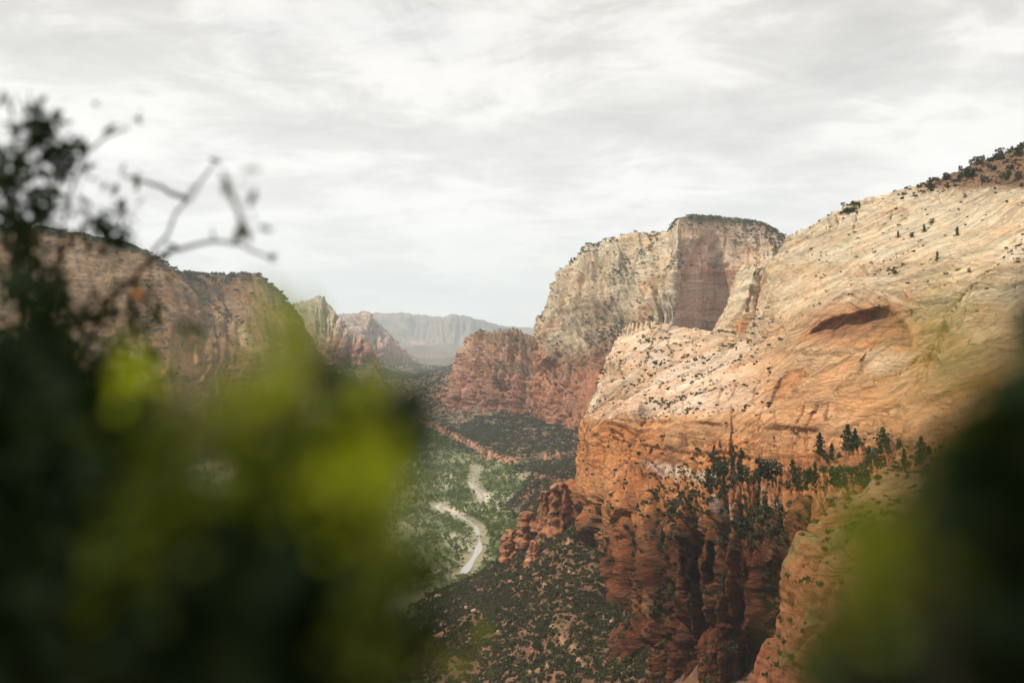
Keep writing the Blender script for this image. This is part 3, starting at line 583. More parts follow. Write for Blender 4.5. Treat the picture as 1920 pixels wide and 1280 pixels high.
# ------------------------------------------------------------------ left wall of the canyon
LEFT = [
 [(-700,960,2700),(-700,880,2720),(-700,820,2750),(-700,760,2790),(-700,700,2850),(-700,640,2950),(-700,580,3050),(-700,520,3180),(-700,480,3300)],
 [(-300,940,2750),(-300,870,2770),(-300,810,2800),(-300,750,2840),(-300,690,2900),(-300,630,3000),(-300,570,3100),(-300,510,3220),(-300,462,3350)],
 [(-60,930,2800),(-60,860,2820),(-60,800,2850),(-60,740,2890),(-60,680,2950),(-60,620,3050),(-60,560,3150),(-60,490,3280),(-60,436,3400)],
 [(70,920,2840),(70,860,2850),(70,800,2870),(70,740,2910),(70,680,2970),(70,620,3060),(70,560,3160),(70,490,3290),(70,427,3420)],
 [(180,910,2880),(180,850,2890),(180,790,2910),(180,735,2950),(180,680,3000),(180,620,3090),(180,560,3190),(182,500,3310),(186,444,3440)],
 [(260,900,2920),(260,850,2930),(260,790,2950),(262,735,2980),(264,680,3020),(266,625,3100),(266,570,3200),(266,515,3320),(268,466,3440)],
 [(318,895,2950),(318,845,2960),(320,790,2980),(320,735,3010),(322,690,3030),(322,640,3080),(320,595,3180),(316,548,3300),(314,498,3430)],
 [(356,890,3000),(356,840,3010),(358,790,3020),(360,740,3040),(362,700,3060),(364,655,3120),(358,615,3240),(348,565,3360),(342,509,3480)],
 [(400,880,3040),(402,830,3050),(404,785,3070),(408,740,3090),(412,705,3120),(414,668,3180),(406,625,3340),(386,570,3600),(362,512,3800)],
 [(450,870,3080),(452,820,3090),(454,775,3110),(460,735,3130),(470,700,3150),(474,668,3220),(452,625,3480),(420,570,3760),(404,511,3900)],
 [(500,850,3200),(502,800,3210),(504,765,3220),(506,730,3240),(506,700,3260),(504,662,3340),(490,615,3560),(466,565,3800),(440,510,3950)],
 [(540,830,3360),(542,780,3370),(544,750,3380),(542,720,3400),(540,690,3420),(536,650,3480),(526,610,3640),(504,565,3840),(484,513,3980)],
 [(574,800,3560),(578,760,3570),(582,735,3580),(580,710,3600),(576,680,3620),(568,645,3680),(556,612,3780),(540,580,3900),(518,544,4020)],
 [(600,790,3900),(604,740,3900),(606,715,3900),(602,692,3920),(594,668,3940),(584,640,3980),(574,618,4020),(564,596,4060),(552,582,4100)],
 [(590,780,4400),(592,740,4400),(590,715,4400),(588,692,4400),(580,668,4400),(570,645,4400),(560,625,4400),(550,605,4400),(540,590,4400)],
 [(500,780,4800),(500,740,4800),(500,715,4800),(500,692,4800),(500,668,4800),(500,645,4800),(500,625,4800),(500,605,4800),(500,590,4800)]]
L = loft(LEFT, 420, 280, 4, bk=(.06, .2)); p, px, py, n = L.p, L.px, L.py, L.n
cn = fbm(p, (.004, .004, .007), 4, .55, 120); lowm = ss(660, 720, py + cn * 25)
qf = flat3(px + cn * 12 - (py - 600) * .3 * (1 - lowm), py)
w1, w2, wid = worley(qf, (.085, .010, 1), 21); gul = billow(qf, (.018, .0040, 1), 4, 122, .55)
dis = ((wid - .5) * 30 - ss(.18, 0, w2 - w1) * 14) * (.25 + .75 * lowm) + (gul - .35) * 38 + fbm(p, (.0016, .0016, .003), 3, .5, 124) * 70 + fbm(p, (.003, .003, .05), 3, .55, 121) * 8 + cn * 18 + fbm(p, (.03, .03, .03), 3, .5, 123) * 6
arch = sdpoly(px, py, [(316,760),(318,650),(326,614),(342,600),(358,612),(366,650),(372,720),(372,770)]); dis = dis - 38 * ss(3, -10, arch)
L.p = p + n * (dis * rimfade(L))[..., None]
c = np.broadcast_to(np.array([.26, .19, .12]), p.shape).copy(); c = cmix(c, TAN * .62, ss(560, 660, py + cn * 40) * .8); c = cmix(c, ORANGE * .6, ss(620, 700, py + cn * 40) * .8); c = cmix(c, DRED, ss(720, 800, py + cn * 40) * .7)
c = cmix(c, SCRUBG * 1.3, ss(16, 2, py - np.interp(px, [-700, -60, 70, 186, 268, 342, 484, 552], [480, 436, 427, 444, 466, 509, 513, 582]) + cn * 22) * .9)
c = cmix(c, np.array([.48, .29, .14]), ss(20, -3, arch) * .9); st_ = sdpoly(px, py, [(385,600),(420,612),(480,660),(486,680),(440,650)]); c = cmix(c, np.array([.58, .48, .32]), ss(6, -4, st_))  # orange arch; pale streak is sunlight painted onto the ramp
c = cmix(c, lerp(SOIL, SCRUBG, .5), ss(.45, .75, n[..., 2] + cn * .3) * ss(540, 600, py) * .5)
L.col = c * np.array([.92, .80, .68]); finish(L, 'mountain', M_MID, 'shaded plateau wall along the left side of the canyon'); LEFTL = L  # wall colours kept dark, with the cloud shade painted into them

# ------------------------------------------------------------------ far mountains
def farm(name, label, cols, nu, nv, f, amp, cfun, mat, seed):
    L = loft(cols, nu, nv, 2, bk=(.04, .14)); p, n = L.p, L.n
    cn = fbm(p, (f * .3, f * .3, f * .5), 4, .55, seed); qf = flat3(L.px + cn * 6, L.py)
    w1, w2, wid = worley(qf, (.13, .016, 1), seed)
    dis = ((wid - .5) * .6 - ss(.2, 0, w2 - w1) * .25 + (billow(qf, (.040, .008, 1), 4, seed + 1, .6) - .35) * 2.6 + fbm(p, (f * .2, f * .2, f * 3), 3, .55, seed + 2) * .3 + cn * .8 + fbm(p, (f * 2, f * 2, f * 2), 3, .55, seed + 3) * .3) * amp
    L.p = p + n * (dis * rimfade(L, .25, .12))[..., None]; L.col = cfun(L, cn); finish(L, name, mat, label); return L
F1 = [
 [(520,720,6000),(522,690,6000),(525,665,6000),(528,645,6000),(530,625,6000),(534,605,6000),(538,588,6000),(546,570,6000)],
 [(560,740,5300),(562,710,5300),(562,685,5310),(562,660,5330),(562,640,5360),(560,618,5420),(562,592,5560),(568,566,5700)],
 [(590,745,5000),(592,705,5000),(592,680,5010),(592,655,5030),(590,632,5080),(586,610,5200),(588,585,5400),(593,553,5600)],
 [(618,745,4900),(620,702,4900),(622,678,4910),(622,652,4930),(618,632,5000),(612,615,5140),(612,590,5360),(612,562,5560)],
 [(646,745,4860),(648,698,4860),(650,674,4870),(650,648,4890),(646,632,4960),(640,622,5100),(636,610,5300),(630,590,5500)],
 [(676,745,4900),(678,694,4900),(678,672,4910),(676,655,4930),(672,646,4980),(664,638,5100),(654,628,5280),(642,610,5500)],
 [(700,745,5050),(700,690,5050),(700,676,5055),(698,668,5060),(692,660,5090),(684,652,5180),(674,642,5320),(660,630,5500)],
 [(718,750,5500),(716,700,5500),(714,690,5500),(710,682,5500),(704,672,5500),(696,662,5500),(686,652,5500),(672,640,5600)]]
def c1(L, cn):
    c = np.broadcast_to(np.array([.50, .43, .36]), L.p.shape).copy(); c = cmix(c, np.array([.54, .40, .30]), ss(600, 630, L.py + cn * 20) * .8)
    return cmix(c, np.array([.37, .18, .11]), ss(628, 660, L.py + cn * 22) * .85)
F1L = farm('mountain', 'pale domed peak above red cliffs, left of the valley mouth', sc(F1, 1.15), 240, 170, .012, 60, c1, M_FAR, 200)
F2 = [
 [(600,720,8200),(602,690,8200),(606,665,8200),(612,645,8200),(618,625,8200),(626,610,8200),(636,600,8200)],
 [(640,720,7700),(642,690,7700),(644,665,7720),(646,645,7750),(648,625,7800),(652,608,7880),(656,589,7980)],
 [(672,720,7500),(674,688,7500),(676,665,7520),(678,645,7550),(679,625,7620),(679,603,7750),(679,580,7900)],
 [(708,720,7500),(710,688,7500),(710,668,7520),(710,650,7550),(708,634,7620),(704,616,7750),(697,592,7900)],
 [(736,720,7600),(738,690,7600),(738,674,7620),(736,660,7650),(732,645,7720),(724,630,7800),(714,606,7920)],
 [(762,722,7900),(762,700,7900),(760,688,7900),(756,676,7900),(750,662,7900),(742,648,7950),(732,626,8000)],
 [(800,722,8600),(800,704,8600),(796,696,8600),(788,688,8600),(776,678,8600),(766,666,8600),(750,648,8600)]]
def c2(L, cn):
    c = np.broadcast_to(np.array([.46, .35, .28]), L.p.shape).copy(); c = cmix(c, np.array([.38, .20, .14]), ss(610, 650, L.py + cn * 20) * .8)
    return cmix(c, lerp(SOIL, SCRUBG, .5), ss(668, 690, L.py + cn * 10) * .8)
F2L = farm('mountain', 'hazy reddish peak standing beyond the pale domed one', sc(F2, 1.35), 190, 130, .009, 72, c2, M_FAR, 210)
F3 = [
 [(480,720,16500),(480,690,16500),(480,660,16500),(480,640,16500),(480,620,16500),(480,590,16500)],
 [(600,715,15800),(600,690,15800),(600,665,15850),(600,640,15950),(600,618,16100),(600,588,16300)],
 [(690,712,15000),(690,692,15050),(690,665,15150),(690,642,15300),(690,618,15500),(690,586,15800)],
 [(745,712,14400),(745,692,14500),(745,668,14700),(745,645,14900),(745,618,15100),(745,585,15500)],
 [(800,710,14000),(800,692,14100),(800,670,14300),(800,648,14600),(800,622,14900),(800,590,15300)],
 [(828,710,13900),(828,692,14000),(828,672,14200),(828,650,14500),(828,622,14800),(828,593,15200)],
 [(852,710,13900),(852,692,14000),(852,672,14200),(852,650,14500),(852,622,14800),(852,587,15200)],
 [(885,710,14100),(885,692,14200),(885,676,14400),(885,656,14700),(885,628,15000),(885,594,15400)],
 [(920,710,14500),(920,694,14600),(920,680,14800),(920,662,15000),(920,636,15300),(920,603,15700)],
 [(955,710,15000),(955,698,15100),(955,686,15300),(955,670,15500),(955,646,15700),(955,613,16000)],
 [(1010,712,16000),(1010,702,16000),(1010,692,16000),(1010,680,16000),(1010,660,16200),(1010,632,16600)]]
def c3(L, cn):
    c = np.broadcast_to(np.array([.24, .19, .14]), L.p.shape).copy(); c = cmix(c, SCRUBG, ss(0, .4, cn) * .7)
    return cmix(c, np.array([.42, .24, .17]), ss(.1, .4, noise(L.p, (.0016, .0016, .006), 230)) * ss(625, 640, L.py) * ss(690, 670, L.py) * .8)
F3L = farm('mountain', 'long blue mesa fading in the haze beyond the valley mouth', sc(F3, 1.6), 260, 110, .0022, 120, c3, M_DIST, 220)
F4 = [[(760,716,23000),(760,690,23000),(760,660,23000),(760,630,23000)], [(880,712,22500),(880,690,22500),(880,650,22600),(880,606,22900)], [(940,712,22000),(940,690,22000),(940,650,22200),(940,608,22800)],
      [(990,712,22000),(990,690,22000),(990,650,22200),(990,612,22800)], [(1060,712,22000),(1060,690,22000),(1060,650,22200),(1060,616,22800)], [(1200,712,23000),(1200,690,23000),(1200,660,23000),(1200,622,23200)]]
farm('mountain', 'faintest low ridge on the horizon between mesa and red butte', sc(F4, 1.3), 120, 60, .0025, 90, c3, M_DIST, 240)
print('far', time.time() - T0)

# ------------------------------------------------------------------ the ground: valley floor, talus slopes and the ridge the camera stands on
ZF = -435.0
def fl_(px, py): return (px, py, -ZF * FPX / (py - 610.0))
CT = [fl_(*q) for q in [(740,1100),(800,1082),(845,1068),(880,1056),(700,1050),(760,1000),(820,1000),(890,1000),(905,1020),(915,975),(700,940),(760,900),(850,900),(930,930),(960,912),(600,940),(700,860),(780,850),(860,868),(720,800),(770,806),(500,1000),(300,1050),(0,1080),(-400,1080),(640,1150),(500,1150),(745,765),(500,940),(650,840)]]
CT += [(1020,965,1500),(1076,996,1350),(1118,1055,1200),(1122,1130,1100),(1132,1205,985),(1160,1265,905),(1240,1420,720),(1400,1440,640),(1800,1440,560),
       (700,1280,1190),(800,1280,1135),(900,1280,1065),(1000,1280,1000),(1080,1280,945),(900,1200,1180),(1000,1200,1085),(1080,1200,1005),(800,1180,1320),(870,1130,1390),(960,1120,1290),(1050,1110,1190),
       (930,1060,1560),(1000,1040,1420),(960,1000,1720),(1000,980,1560),(960,960,2050),(1000,930,1900),(1010,890,2500),(1020,880,2900),(1060,900,2300),(1000,850,3100),(1080,850,2950),(940,850,3180),(900,830,3420),(1020,800,3500),
       (850,745,4250),(900,768,3950),(950,782,3800),(1000,796,3650),(1090,815,3350),(830,800,4000),(880,800,3760),(800,765,4600),(780,745,5200),(820,720,4900),(845,705,4800),(800,708,5600),(770,712,6200),(787,712,7000),
       (1150,850,3200),(1300,860,3000),(1200,1000,1700),(1300,900,1900),
       (580,745,3900),(620,735,4300),(600,800,3500),(660,760,4400),(560,840,3100),(680,720,5000),(700,695,5200),(640,715,4700),(720,700,6000),(745,704,6800),(760,708,7600),
       (540,800,3400),(450,860,3000),(300,890,2900),(180,905,2850),(60,925,2800),(-200,950,2750),(-600,970,2700),(400,940,2500),(100,980,2400)]
def zl(x, y, z): return (960 + x / y * FPX, 610 - z / y * FPX, y)
CT += [zl(x, y, z) for x, y, z in [(-900, 9000, -450), (-3000, 9000, -420), (0, 9500, -450), (-600, 12000, -460), (1500, 9000, -420), (4000, 9000, -400), (0, 30000, -480), (-8000, 30000, -480), (8000, 30000, -480), (-4000, 15000, -470), (4000, 15000, -460), (-900, 18000, -470),
        (0, 300, -350), (-150, 300, -380), (150, 300, -340), (-100, 600, -405), (100, 600, -320), (-500, 900, -425), (500, 400, -300), (2500, 5000, -300), (3000, 2500, -300), (-3000, 3500, -350), (-5000, 5500, -380)]]
CT += [(700,690,7000),(735,697,8000),(850,688,7500),(900,676,8500),(795,703,8600),(640,690,8500)]
CT += [(720,664,13000),(800,672,14000),(680,645,20000),(760,650,20000),(840,652,20000),(920,662,20000),(860,678,14000)]
CT = np.array(CT); cz = P(CT[:, 0], CT[:, 1], CT[:, 2]); 
def key(x, y): return np.stack([np.arctan2(x, y) * 6.0, np.log(np.maximum(np.hypot(x, y), 150)) * 2.2], -1)
K = key(cz[:, 0], cz[:, 1])
A = np.linalg.norm(K[:, None] - K[None], axis=-1) + np.eye(len(K)) * 0.02
Wt = np.linalg.solve(-A + 0, cz[:, 2] - ZF)
def base_h(x, y):
    k = key(x, y).reshape(-1, 2); out = np.zeros(len(k))
    for i in range(0, len(k), 60000):
        out[i:i + 60000] = -np.linalg.norm(k[i:i + 60000, None] - K[None], axis=-1) @ Wt
    return out.reshape(x.shape) + ZF
RIV = np.array([fl_(*q) for q in [(866,1080),(884,1054),(896,1036),(900,1018),(896,1002),(893,990),(880,978),(860,968),(838,962),(822,956),(818,949),(832,944),(858,943),(884,946),(902,942),(907,932),(898,920),(887,908),(888,896),(894,882),(890,872)]])
RX = P(RIV[:, 0], RIV[:, 1], RIV[:, 2])
def resample(pts, n):
    d = np.concatenate([[0], np.cumsum(np.linalg.norm(np.diff(pts, axis=0), axis=1))]); s = np.linspace(0, d[-1], n)
    o = np.stack([np.interp(s, d, pts[:, k]) for k in range(pts.shape[1])], -1)
    for _ in range(6): o[1:-1] = (o[:-2] + 2 * o[1:-1] + o[2:]) / 4
    return o
RXs = resample(RX, 160)
def dist_to(x, y, line):
    d = np.full(x.shape, 1e9)
    for k in range(len(line)): d = np.minimum(d, np.hypot(x - line[k, 0], y - line[k, 1]))
    return d
# angles: dense where the valley shows
ang = np.concatenate([np.linspace(-math.pi, -.75, 20)[:-1], np.linspace(-.75, -.30, 50)[:-1], np.linspace(-.30, .16, 420)[:-1], np.linspace(.16, .75, 70)[:-1], np.linspace(.75, math.pi, 20)[:-1]])
rad = np.concatenate([np.linspace(.0, 3.0, 14)[:-1] + .02, np.geomspace(3.0, 600, 50)[:-1], np.geomspace(600, 7000, 470)[:-1], np.geomspace(7000, 33000, 54)])
AA, RR = np.meshgrid(ang, rad, indexing='ij'); gx = np.sin(AA) * RR; gy = np.cos(AA) * RR
gz = base_h(gx, gy)
fr = ss(-.2, .2, np.cos(AA))
gz = lerp(-380.0, gz, fr)
rd = dist_to(gx, gy, RXs[::3])
g3 = np.stack([gx, gy, gx * 0], -1)
up = ss(12, 60, gz - ZF)
gul = ridged(np.stack([gx * .8 + gy * .5, gy * .25, gx * 0], -1), (.012, .02, 1), 3, 300)
gz = gz + up * (fbm(g3, (.006, .006, 1), 4, .5, 301) * 20 + gul * 20 - 4 + fbm(g3, (.035, .035, 1), 3, .6, 302) * 7 * ss(4500, 2000, RR)) + fbm(g3, (.004, .004, 1), 3, .5, 303) * 3 * (1 - up)
# flat bed by the river, small terrace edges on the far slope
gz = gz + ss(9000, 12000, RR) * fbm(g3, (.0009, .0009, 1), 5, .55, 304) * 230
flat = ss(160, 40, rd); gz = lerp(gz, ZF + 0 * gz, flat)
gpx, gpy = unP(np.stack([gx, gy, gz], -1)); gpx = np.where(gy > 10, gpx, -9999); gpy = np.where(gy > 10, gpy, 9999)
for pts, hgt in (([(815,806),(840,820),(870,836),(895,850)], 26), ([(925,868),(960,876),(1010,872),(1040,862)], 30), ([(950,902),(990,896),(1030,900)], 12)):
    d, sd = dline(gpx + fbm(g3, (.02, .02, 1), 2, .5, 310) * 9, gpy, pts); gz = gz + hgt * (sd < 0) * ss(0, 5, d) * np.exp(-d / 26)
ridge = -1.35 - 0.10 * RR - np.where(RR > 2.2, (RR - 2.2) * 1.5, 0); ridge = np.where(RR > 25, -36 - (RR - 25) * .95, ridge)
nearb = RR < 500
gz = np.where(nearb, np.maximum(gz, ridge + fbm(g3, (.5, .5, 1), 3, .5, 320) * .15), gz)
G = np.stack([gx, gy, gz], -1)
gn = grid_normals(G); gn *= np.sign(gn[..., 2:3] + 1e-9)
gpx, gpy = unP(G); gpx = np.where(gy > 10, gpx, -9999); gpy = np.where(gy > 10, gpy, 9999)
cn = fbm(g3, (.008, .008, 1), 4, .55, 330); cf = fbm(g3, (.03, .03, 1), 4, .6, 331)
c = np.broadcast_to(np.array([.105, .115, .048]), G.shape).copy()
c = cmix(c, np.array([.29, .245, .155]), ss(-.02, .3, cn) * .8); c = cmix(c, np.array([.075, .11, .035]), ss(.05, .5, -cn + cf * .4) * .8)
bank = ss(34, 9, rd + cf * 26); c = cmix(c, np.array([.31, .27, .18]), bank * .65)
for pts, k in (([(832,952),(862,950),(900,956),(935,948),(900,960),(868,962),(842,960)], .9), ([(880,905),(905,925),(965,918),(960,940),(910,945),(892,925)], .75), ([(815,905),(850,890),(862,900),(830,915)], .6), ([(850,1000),(880,1010),(885,1030),(850,1030),(820,1010)], .5)):
    c = cmix(c, np.array([.56, .49, .38]), ss(7, -5, sdpoly(gpx + cf * 10, gpy + cf * 5, pts)) * k)
sl = ss(8, 45, gz - ZF + cn * 20)
slc = cmix(np.broadcast_to(np.array([.125, .066, .036]), G.shape).copy(), np.array([.21, .105, .058]), ss(.1, .6, cf)); slc = cmix(slc, np.array([.10, .085, .045]), ss(.1, .5, -cf) * .6)
slc = cmix(slc, np.array([.34, .20, .11]), ss(.93, 1.0, ridged(np.stack([gx + gy * .35, gy * .15, gx * 0], -1), (.011, .02, 1), 1, 333)) * ss(1700, 1400, gy) * .8)
slc = cmix(slc, np.array([.145, .11, .075]), ss(2400, 3600, gy) * .8)
c = cmix(c, slc, sl)
c = cmix(c, np.array([.40, .18, .11]), ss(.72, .55, gn[..., 2]) * ss(2000, 2600, gy) * .85)
c = cmix(c, np.array([.15, .115, .085]) , ss(5600, 7500, gy) * .85); c = c * (1 + .5 * ss(6000, 8000, gy) * fbm(g3, (.0025, .0025, 1), 4, .6, 334))[..., None]
c = np.where((RR < 500)[..., None], np.array([.22, .14, .09]) * (1 + .3 * cf[..., None]), c)
def ground_mat():
    m, t, b = newmat('ground_soil'); at = N(t, 'ShaderNodeVertexColor', layer_name='Col'); tc = N(t, 'ShaderNodeTexCoord'); v = tc.outputs['Object']
    a = tnoise(t, v, (.09, .09, .09), 6, .7); b2 = tnoise(t, v, (.6, .6, .6), 4, .6)
    f = tmath(t, 'MULTIPLY', trange(t, a, .3, .7, .55, 1.35), trange(t, b2, .3, .7, .8, 1.2))
    sc_ = N(t, 'ShaderNodeVectorMath', operation='SCALE'); t.links.new(at.outputs['Color'], sc_.inputs[0]); t.links.new(f, sc_.inputs['Scale']); t.links.new(sc_.outputs[0], b.inputs['Base Color'])
    bp = N(t, 'ShaderNodeBump'); bp.inputs['Strength'].default_value = .7; bp.inputs['Distance'].default_value = 3.0; t.links.new(a, bp.inputs['Height']); t.links.new(bp.outputs[0], b.inputs['Normal']); return m
f = grid_faces(len(ang), len(rad), wrap=True)[:, ::-1]
# orient upwards
v0, v1, v2 = (G.reshape(-1, 3)[f[5000, k]] for k in range(3))
if np.cross(v1 - v0, v2 - v0)[2] < 0: f = f[:, ::-1]
gro = link('ground', mesh_np('ground', G.reshape(-1, 3), f, c.reshape(-1, 3)), ground_mat()); tag(gro, 'canyon floor and brushy slopes running to the horizon', None, None, 'structure')
def ground_z(x, y):
    a = np.arctan2(x, y); r = np.hypot(x, y)
    ia = np.clip(np.searchsorted(ang, a) - 1, 0, len(ang) - 2); fa = (a - ang[ia]) / (ang[ia + 1] - ang[ia])
    ir = np.clip(np.searchsorted(rad, r) - 1, 0, len(rad) - 2); frr = (r - rad[ir]) / (rad[ir + 1] - rad[ir])
    return (gz[ia, ir] * (1 - fa) * (1 - frr) + gz[ia + 1, ir] * fa * (1 - frr) + gz[ia, ir + 1] * (1 - fa) * frr + gz[ia + 1, ir + 1] * fa * frr)
# river and road as sheets just over the ground
def strip(name, line, width, lift, mat, label):
    t = np.gradient(line[:, :2], axis=0); t /= np.linalg.norm(t, axis=1)[:, None] + 1e-9; nn = np.stack([-t[:, 1], t[:, 0]], -1)
    rows = []
    for k in np.linspace(-1, 1, 5):
        q = line[:, :2] + nn * (width * k)[:, None]; rows.append(np.column_stack([q, ground_z(q[:, 0], q[:, 1]) + lift]))
    V = np.stack(rows, 1)
    if lift > .25 and name == 'river': V[..., 2] = np.minimum(V[..., 2], ZF + lift + 1)
    o = link(name, mesh_np(name, V.reshape(-1, 3), grid_faces(len(line), 5)), mat); tag(o, label, None, None, 'structure'); return o
m, t, b = newmat('river_water'); b.inputs['Base Color'].default_value = (.38, .36, .32, 1); b.inputs['Roughness'].default_value = .12; b.inputs['Specular IOR Level'].default_value = .6
tc = N(t, 'ShaderNodeTexCoord'); bp = N(t, 'ShaderNodeBump'); bp.inputs['Distance'].default_value = .35; t.links.new(tnoise(t, tc.outputs['Object'], (.25, .25, .25), 4, .6), bp.inputs['Height']); t.links.new(bp.outputs[0], b.inputs['Normal'])
wv = 4.2 + 1.6 * np.sin(np.linspace(0, 21, 160)) + 2 * np.sin(np.linspace(0, 57, 160))
wv[:45] *= 1.15; wv[45:70] *= .75; wv[90:] *= .9
strip('river', RXs, wv, .5, m, 'pale winding river on the valley floor')
road = resample(np.concatenate([P(*np.array([fl_(*q) for q in [(640,1140),(700,1112),(745,1097),(800,1080),(850,1062)]]).T)]), 60)
m, t, b = newmat('road_asphalt'); b.inputs['Base Color'].default_value = (.24, .21, .17, 1)
strip('road', road, np.full(60, 5.0), .6, m, 'narrow road along the foot of the dark slope')
print('ground', time.time() - T0)

# ------------------------------------------------------------------ vegetation prototypes
def tri_cloud(n, pos, size, rs):
    """n leaf-clump triangles at pos, random orientation"""
    a = rs.normal(size=(n, 3)); a /= np.linalg.norm(a, axis=1)[:, None]; b = np.cross(a, rs.normal(size=(n, 3))); b /= np.linalg.norm(b, axis=1)[:, None]; s = (size * rs.uniform(.6, 1.3, n))[:, None]
    V = np.stack([pos + a * s, pos - a * s * .6 + b * s * .7, pos - a * s * .5 - b * s * .75], 1)
    return V.reshape(-1, 3), np.arange(n * 3).reshape(-1, 3)
def trunk_np(h, r, seg=6, lean=0.0):
    V = []; 
    for k, t in enumerate((0, .35, .7, 1)):
        for j in range(seg):
            a = j / seg * 2 * math.pi; rr = r * (1 - .85 * t); V.append((math.cos(a) * rr + lean * t * h, math.sin(a) * rr, h * t - .04 * h * (t == 0)))
    F = [(k * seg + j, k * seg + (j + 1) % seg, (k + 1) * seg + (j + 1) % seg, (k + 1) * seg + j) for k in range(3) for j in range(seg)]
    return np.array(V), np.array(F)
def pine_crown(seed, n=420):
    r = np.random.default_rng(seed); pos = []; 
    while len(pos) < n:
        z = r.uniform(.06, 1.0) ** 1.15; w = .27 * (1 - z) ** .7 * (.85 + .35 * math.sin(z * 30 + seed)) + .02
        a = r.uniform(0, 6.283); gap = .75 + .45 * math.sin(a * 2 + z * 9 + seed)
        rr = w * math.sqrt(r.uniform(.1, 1)) * gap; pos.append((math.cos(a) * rr, math.sin(a) * rr, z - rr * .25))
    return tri_cloud(n, np.array(pos), .055, r)
def pinyon_crown(seed, n=300):
    r = np.random.default_rng(seed); lobes = 7; c = r.normal(size=(lobes, 3)) * np.array([.17, .17, .18]); c[:, 2] += .52; rad_ = r.uniform(.12, .24, lobes)
    k = r.integers(0, lobes, n); d = r.normal(size=(n, 3)); d /= np.linalg.norm(d, axis=1)[:, None]
    return tri_cloud(n, c[k] + d * (rad_[k] * r.uniform(.4, 1.05, n))[:, None], .075, r)
def bush_crown(seed, n=150, flat=.7, lobes=5, sz=.17):
    r = np.random.default_rng(seed); c = r.normal(size=(lobes, 3)) * np.array([.34, .34, .16]); c[:, 2] = np.abs(c[:, 2]) * flat + .22; rad_ = r.uniform(.22, .42, lobes)
    k = r.integers(0, lobes, n); d = r.normal(size=(n, 3)); d /= np.linalg.norm(d, axis=1)[:, None]
    pos = c[k] + d * (rad_[k] * r.uniform(.55, 1.05, n))[:, None]; pos[:, 2] = np.maximum(pos[:, 2], .03)
    return tri_cloud(n, pos, sz, r)
def tree_crown(seed, n=420):
    r = np.random.default_rng(seed); lobes = 9; c = r.normal(size=(lobes, 3)) * np.array([.2, .2, .15]); c[:, 2] += .62; rad_ = r.uniform(.12, .22, lobes)
    k = r.integers(0, lobes, n); d = r.normal(size=(n, 3)); d /= np.linalg.norm(d, axis=1)[:, None]
    return tri_cloud(n, c[k] + d * (rad_[k] * r.uniform(.5, 1.05, n))[:, None], .06, r)
M_PINE = leaf_mat('pine_needles', (.022, .030, .013), (.045, .055, .022), .15, .03)
M_BUSH = leaf_mat('scrub_leaves', (.022, .026, .011), (.10, .095, .040), .2, .02)
M_BUSHF = leaf_mat('scrub_leaves_valley', (.03, .036, .016), (.11, .105, .055), .2, .02)
M_TREE = leaf_mat('cottonwood_leaves', (.08, .125, .024), (.19, .24, .065), .25, .03)
M_BARK = bark_mat('bark', (.10, .07, .05))
def pm(name, vf, mat):
    me = mesh_np(name, vf[0], vf[1], None, False); me.materials.append(mat); return me
PINE = [pm('pine_crown', pine_crown(s), M_PINE) for s in (1, 2, 3)]
PINY = [pm('pinyon_crown', pinyon_crown(s), M_PINE) for s in (4, 5, 6)]
PTR = pm('pine_trunk', trunk_np(.9, .022), M_BARK)
BUSH = [pm('bush_crown', bush_crown(s), M_BUSH) for s in (11, 12, 13)]
BUSHF = [pm('bush_crown_far', bush_crown(s, 90, .8, 4, .22), M_BUSHF) for s in (14, 15)]
TREE = [pm('cottonwood_crown', tree_crown(s), M_TREE) for s in (21, 22, 23)]
TTR = pm('cottonwood_trunk', trunk_np(.6, .03), M_BARK)

def gn_scatter(name, pts, scales, me, label, mat=None):
    """one 'stuff' object: many small plants nobody could count"""
    proto = bpy.data.objects.new(name + '_clump', me)
    m = bpy.data.meshes.new(name); m.vertices.add(len(pts)); m.vertices.foreach_set('co', np.ascontiguousarray(pts, np.float32).ravel())
    a = m.attributes.new('size', 'FLOAT', 'POINT'); a.data.foreach_set('value', scales.astype(np.float32))
    a = m.attributes.new('turn', 'FLOAT_VECTOR', 'POINT'); tv = np.zeros((len(pts), 3), np.float32); tv[:, 2] = rng.uniform(0, 6.28, len(pts)); tv[:, 0] = rng.normal(0, .08, len(pts)); a.data.foreach_set('vector', tv.ravel())
    m.update(); o = bpy.data.objects.new(name, m); COL.objects.link(o)
    ng = bpy.data.node_groups.new(name, 'GeometryNodeTree'); ng.interface.new_socket('Geometry', in_out='INPUT', socket_type='NodeSocketGeometry'); ng.interface.new_socket('Geometry', in_out='OUTPUT', socket_type='NodeSocketGeometry')
    gi = ng.nodes.new('NodeGroupInput'); go = ng.nodes.new('NodeGroupOutput'); ip = ng.nodes.new('GeometryNodeInstanceOnPoints'); oi = ng.nodes.new('GeometryNodeObjectInfo'); oi.inputs['Object'].default_value = proto
    n1 = ng.nodes.new('GeometryNodeInputNamedAttribute'); n1.data_type = 'FLOAT'; n1.inputs['Name'].default_value = 'size'
    n2 = ng.nodes.new('GeometryNodeInputNamedAttribute'); n2.data_type = 'FLOAT_VECTOR'; n2.inputs['Name'].default_value = 'turn'
    ng.links.new(gi.outputs[0], ip.inputs['Points']); ng.links.new(oi.outputs['Geometry'], ip.inputs['Instance']); ng.links.new(n1.outputs[0], ip.inputs['Scale']); ng.links.new(n2.outputs[0], ip.inputs['Rotation']); ng.links.new(ip.outputs[0], go.inputs[0])
    md = o.modifiers.new('scatter', 'NODES'); md.node_group = ng; tag(o, label, None, None, 'stuff'); return o
